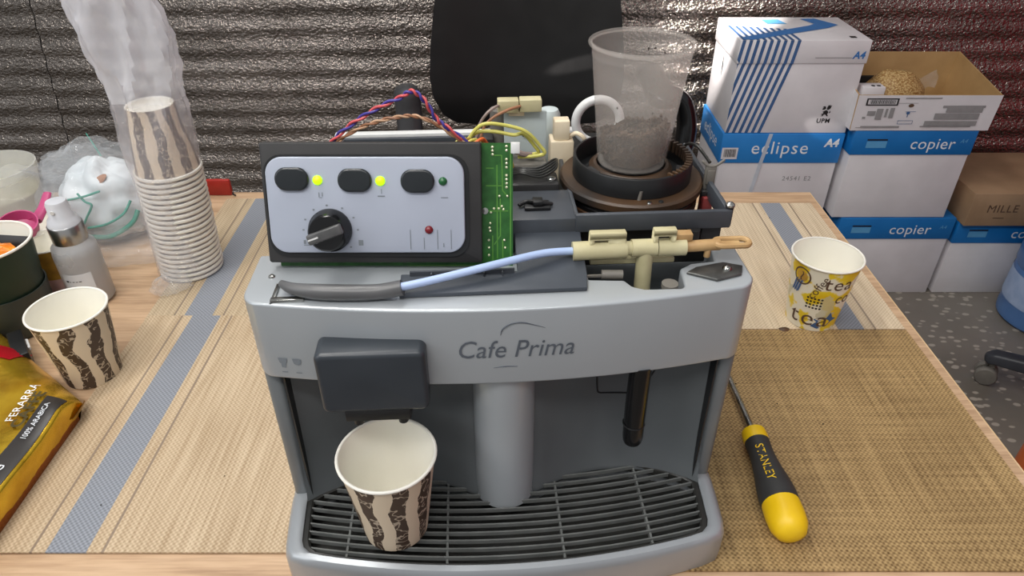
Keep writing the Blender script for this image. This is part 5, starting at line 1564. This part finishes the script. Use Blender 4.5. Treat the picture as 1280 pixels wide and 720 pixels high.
for (x0_, x1_, z0_, z1_) in ((0.115, 0.205, 0.083, 0.086), (0.022, 0.120, 0.008, 0.013), (0.010, 0.022, 0.008, 0.0095), (0.100, 0.150, 0.0715, 0.0725), (0.030, 0.050, 0.040, 0.052), (0.052, 0.068, 0.030, 0.058), (0.074, 0.080, 0.036, 0.058), (0.085, 0.096, 0.034, 0.060), (0.020, 0.028, 0.032, 0.037),
                           (0.214, 0.320, 0.060, 0.066), (0.225, 0.316, 0.048, 0.060), (0.200, 0.312, 0.030, 0.046), (0.180, 0.312, 0.014, 0.026), (0.172, 0.300, 0.010, 0.013)):
    face_quad(g, bx0 + x0_, bx0 + x1_, z0_, z1_, yq)
tag(g.build('grey_print', M['print_grey'], t), kind='stuff')
g = G()
for (x0_, x1_, z0_, z1_) in ((0.112, 0.150, 0.0265, 0.0275), (0.112, 0.150, 0.018, 0.019), (0.112, 0.113, 0.018, 0.0275), (0.149, 0.150, 0.018, 0.0275), (0.128, 0.136, 0.044, 0.050), (0.124, 0.150, 0.0500, 0.0508), (0.131, 0.133, 0.036, 0.044)):
    face_quad(g, bx0 + x0_, bx0 + x1_, z0_, z1_, yq)
tag(g.build('line_drawing', M['print_navy'], t), kind='stuff')
g = G().add([(bx0 + 0.134 + 0.007 * math.cos(a), yq, 0.066 + 0.0045 * math.sin(a)) for a in [2 * PI * i / 12 for i in range(12)]], [tuple(range(12))])
g.build('brown_blot', M['print_brown'], t)
# bag of short grains inside
t = thing('grain_bag', 'clear bag of pale brown noodles lying in the open tray box', 'bag', (0.985, 1.790, oz + 0.004))
vs, fs = crumple(20, 0.078, 0.056, 0.074, 0.07, 52, 2.6, 0.5)
G().add(vs, fs).build('grains', M['grains'], t, smooth=True)
vs, fs = [], []
for i in range(9):
    for j in range(9):
        u, v_ = i / 8, j / 8
        vs.append((0.02 + 0.075 * u + 0.020 * v_, -0.02 + 0.05 * v_ + 0.006 * math.sin(9 * u + 4 * v_), 0.066 + 0.050 * u * (0.4 + 0.6 * v_) + 0.004 * math.sin(11 * u - 7 * v_)))
for i in range(8):
    for j in range(8):
        a = i * 9 + j
        fs.append((a, a + 1, a + 10, a + 9))
G().add(vs, fs).build('bag_flap', M['film_thin'], t, smooth=True)
t = thing('dark_label', 'small dark clip lying in the tray box behind the noodle bag', 'clip', (0.955, 1.880, oz + 0.004))
G().box(-0.020, 0.020, -0.006, 0.006, 0.0, 0.078).build('clip_strip', M['dark'], t, bevel=0.001)
t = thing('white_packet', 'small white packet with dark dots in the front left of the tray box', 'packet', (0.906, 1.745, oz + 0.004))
G().box(-0.030, 0.026, -0.018, 0.018, 0.0, 0.098).build('packet_body', M['carton'], t, bevel=0.002)
for dx in (-0.002, 0.012):
    G().lathe([(0.0, 0.0012), (0.005, 0.0008), (0.005, 0.0)], 10, T((dx, -0.006, 0.098))).build('dark_dot', M['dark'], t)

# ------------------------------------------------------------------ office chairs
def star_base(t, cx, cy, rz, z0, rad=0.30):
    hub = G().lathe([(0.0, 0.06), (0.030, 0.06), (0.034, 0.07), (0.034, 0.11), (0.026, 0.12), (0.0, 0.12)], 24, T((cx, cy, z0))).build('base_hub', M['chairbase'], t, smooth=True)
    for i in range(5):
        a = rz + 2 * PI * i / 5
        mx = T((cx, cy, z0), rz=a)
        g = G()
        secs = [(0.02, 0.026, 0.070, 0.110), (0.14, 0.024, 0.068, 0.102), (0.26, 0.023, 0.066, 0.092), (rad - 0.008, 0.021, 0.062, 0.088), (rad + 0.004, 0.012, 0.064, 0.082)]
        vs = []
        for (r_, hw, zl, zh) in secs:
            vs += [(r_, -hw, zl), (r_, hw, zl), (r_, hw * 0.7, zh), (r_, -hw * 0.7, zh)]
        fs = [(3, 2, 1, 0), tuple(4 * (len(secs) - 1) + q for q in range(4))]
        for s_ in range(len(secs) - 1):
            for q in range(4):
                fs.append((4 * s_ + q, 4 * s_ + (q + 1) % 4, 4 * s_ + 4 + (q + 1) % 4, 4 * s_ + 4 + q))
        leg = g.add(vs, fs, mx).build('base_leg', M['chairbase'], t, bevel=0.006, seg=3)
        cs = G()
        for sy in (-0.013, 0.013):
            cs.lathe([(0.0, -0.008), (0.022, -0.008), (0.025, -0.004), (0.025, 0.004), (0.022, 0.008), (0.0, 0.008)], 18, mx @ T((rad - 0.014, sy, 0.0255), rx=R(90)))
        cs.cyl(tuple(mx @ Vector((rad - 0.02, 0, 0.04))), tuple(mx @ Vector((rad - 0.02, 0, 0.068))), 0.007, 10)
        cs.build('castor', M['castor'], leg, smooth=True)
    G().cyl((cx, cy, z0 + 0.10), (cx, cy, z0 + 0.36), 0.022, 18).build('gas_column', M['chairbase'], t, smooth=True)
def slab_outline(poly, y0, y1, curve, name, m, parent, bevel):
    g = G()
    n = len(poly)
    vs = [(x, y0 + curve(x, z), z) for x, z in poly] + [(x, y1 + curve(x, z), z) for x, z in poly]
    fs = [tuple(range(n)), tuple(range(2 * n - 1, n - 1, -1))] + [(i, n + i, n + (i + 1) % n, (i + 1) % n) for i in range(n)]
    return g.add(vs, fs).build(name, m, parent, bevel=bevel, seg=3)
t = thing('office_chair', 'black office chair with smooth plastic back standing behind the table', 'chair', (0.035, 1.45, FZ))
half = [(-0.02, 0.528), (0.10, 0.526), (0.165, 0.536), (0.200, 0.562), (0.222, 0.610), (0.228, 0.660), (0.222, 0.730), (0.208, 0.830), (0.196, 0.940), (0.180, 1.020), (0.140, 1.060), (0.06, 1.075)]
outl = [p for p in half if p[0] > 0] + [(-x, z) for x, z in reversed(half) if x > 0]
rows = []
def chair_back(x, z): return 0.23 + 0.10 * max(0, z - 0.6) - 1.1 * x * x
# smooth back panel as a grid clipped to its outline row by row
zs = [0.526 + 0.549 * i / 40 for i in range(41)]
def half_w(z):
    best = 0
    H_ = [(0.0, 0.526)] + half[1:] + [(0.0, 1.0755)]
    for (p, q) in zip(H_[:-1], H_[1:]):
        if min(p[1], q[1]) - 1e-9 <= z <= max(p[1], q[1]) + 1e-9:
            k_ = 0 if abs(q[1] - p[1]) < 1e-9 else (z - p[1]) / (q[1] - p[1])
            best = max(best, p[0] + (q[0] - p[0]) * k_)
    return max(best, 0.02)
vs, fs = [], []
NCOL = 24
for side in (0, 1):
    for z in zs:
        hw = half_w(z)
        for j in range(NCOL + 1):
            x = -hw + 2 * hw * j / NCOL
            e = (1 - (abs(x) / hw) ** 6) * (1 - (abs((z - 0.80) / 0.275)) ** 10)
            vs.append((x, chair_back(x, z) + (0.0 if side == 0 else 0.036) + (0.010 * (1 - e) if side == 0 else -0.010 * (1 - e)), z))
nr = NCOL + 1
o2 = len(zs) * nr
for i in range(len(zs) - 1):
    for j in range(NCOL):
        a = i * nr + j
        fs.append((a, a + 1, a + nr + 1, a + nr)); fs.append((o2 + a, o2 + a + nr, o2 + a + nr + 1, o2 + a + 1))
    for j in (0, NCOL):
        a, b = i * nr + j, (i + 1) * nr + j
        fs.append((a, b, o2 + b, o2 + a))
for i in (0, len(zs) - 1):
    for j in range(NCOL):
        a = i * nr + j
        fs.append((a, a + 1, o2 + a + 1, o2 + a))
G().add(vs, fs).build('backrest', M['chairblack'], t, smooth=True)
st_ = G().prism(rrect(-0.235, 0.235, -0.23, 0.22, 0.07, 6), 0.40, 0.455).build('seat', M['chairblack'], t, bevel=0.016, seg=3)
G().tube([(0, 0.05, 0.395), (0, 0.25, 0.40), (0, 0.31, 0.46), (0, 0.30, 0.58)], 0.022, 10, 6, 0.6).build('back_stem', M['chairbase'], t, smooth=True)
for s in (-1, 1):
    xx = s * 0.318
    m_ = M['armgrey'] if s < 0 else M['blackgloss']
    if s < 0:
        g = G().tube([(-0.19, 0.05, 0.415), (-0.258, 0.06, 0.43), (-0.268, 0.08, 0.50), (-0.270, 0.10, 0.60), (-0.271, 0.10, 0.650), (-0.271, 0.10, 0.664), (-0.271, 0.10, 0.672)], [0.020, 0.024, 0.028, 0.030, 0.030, 0.024, 0.008], 20, 6, 1.0)
        ar = g.build('armrest', m_, t, smooth=True)
    else:
        g = G().tube([(0.20, 0.05, 0.415), (0.300, 0.05, 0.43), (0.352, 0.07, 0.50), (0.366, 0.09, 0.57), (0.352, 0.10, 0.63), (0.318, 0.11, 0.652)], [0.020, 0.024, 0.028, 0.030, 0.027, 0.022], 18, 8, 0.7)
        ar = g.build('armrest', m_, t, smooth=True)
        G().prism(rrect(0.270, 0.335, 0.05, 0.30, 0.026), 0.630, 0.660).build('arm_pad', m_, ar, bevel=0.012, seg=4)
star_base(t, 0, 0, R(20), 0)
t = thing('office_chair', 'dark office chair at the right edge, only a castored base leg in view', 'chair', (1.395, 1.180, FZ))
star_base(t, 0, 0, R(148), 0, 0.275)
G().prism(rrect(-0.22, 0.22, -0.21, 0.21, 0.07, 6), 0.44, 0.50).build('seat', M['chairblack'], t, bevel=0.016, seg=3)
G().prism(rrect(0.24, 0.28, -0.20, 0.20, 0.018, 4), 0.56, 1.05).build('backrest', M['chairblack'], t, bevel=0.012, seg=3)
G().tube([(0.05, 0, 0.43), (0.25, 0, 0.44), (0.31, 0, 0.52), (0.29, 0, 0.66)], 0.020, 10, 6).build('back_stem', M['chairbase'], t, smooth=True)

# water jug and orange tub at the right edge
t = thing('water_jug', 'large blue plastic water jug on the floor at the right edge', 'water jug', (1.483, 1.570, FZ))
t.scale = (0.9, 0.9, 1.0)
G().lathe([(0.0, 0.0), (0.120, 0.0), (0.132, 0.010), (0.134, 0.030), (0.131, 0.045), (0.134, 0.060), (0.134, 0.150), (0.130, 0.158), (0.137, 0.170), (0.137, 0.215), (0.132, 0.225), (0.137, 0.236), (0.132, 0.275), (0.110, 0.315), (0.060, 0.345), (0.030, 0.355), (0.028, 0.400), (0.0, 0.400)], 48).build('jug_body', M['jug'], t, smooth=True)
G().lathe([(0.1352, 0.062), (0.1356, 0.066), (0.1356, 0.142), (0.1352, 0.147)], 48).build('jug_label', M['jug_label'], t, smooth=True)
G().lathe([(0.032, 0.372), (0.033, 0.404), (0.030, 0.408), (0.0, 0.408)], 24).build('jug_cap', M['print_blue'], t, smooth=True)
t = thing('orange_tub', 'orange lidded plastic tub on the floor cut by the right picture edge', 'tub', (0.930, 0.690, FZ))
G().prism(rrect(-0.13, 0.13, -0.10, 0.10, 0.035, 8), 0.0, 0.385).build('tub_body', M['orange'], t, bevel=0.012, seg=4)
G().prism(rrect(-0.135, 0.135, -0.105, 0.105, 0.038, 8), 0.385, 0.405).build('tub_lid', M['orange'], t, bevel=0.006, seg=3)

# tiny coffee crumbs scattered on the mats
rnd = random.Random(23)
g = G()
for i in range(46):
    x, y = rnd.uniform(-0.36, 0.42), rnd.uniform(0.33, 0.9)
    if -0.20 < x < 0.19 and y < 0.70: continue
    chip(g, (x, y, 0.0014), rnd.uniform(0.0005, 0.0012), rnd)
tag(g.build('coffee_crumbs', M['speck']), 'tiny dark coffee crumbs scattered over the woven mats', 'crumbs', None, 'stuff')
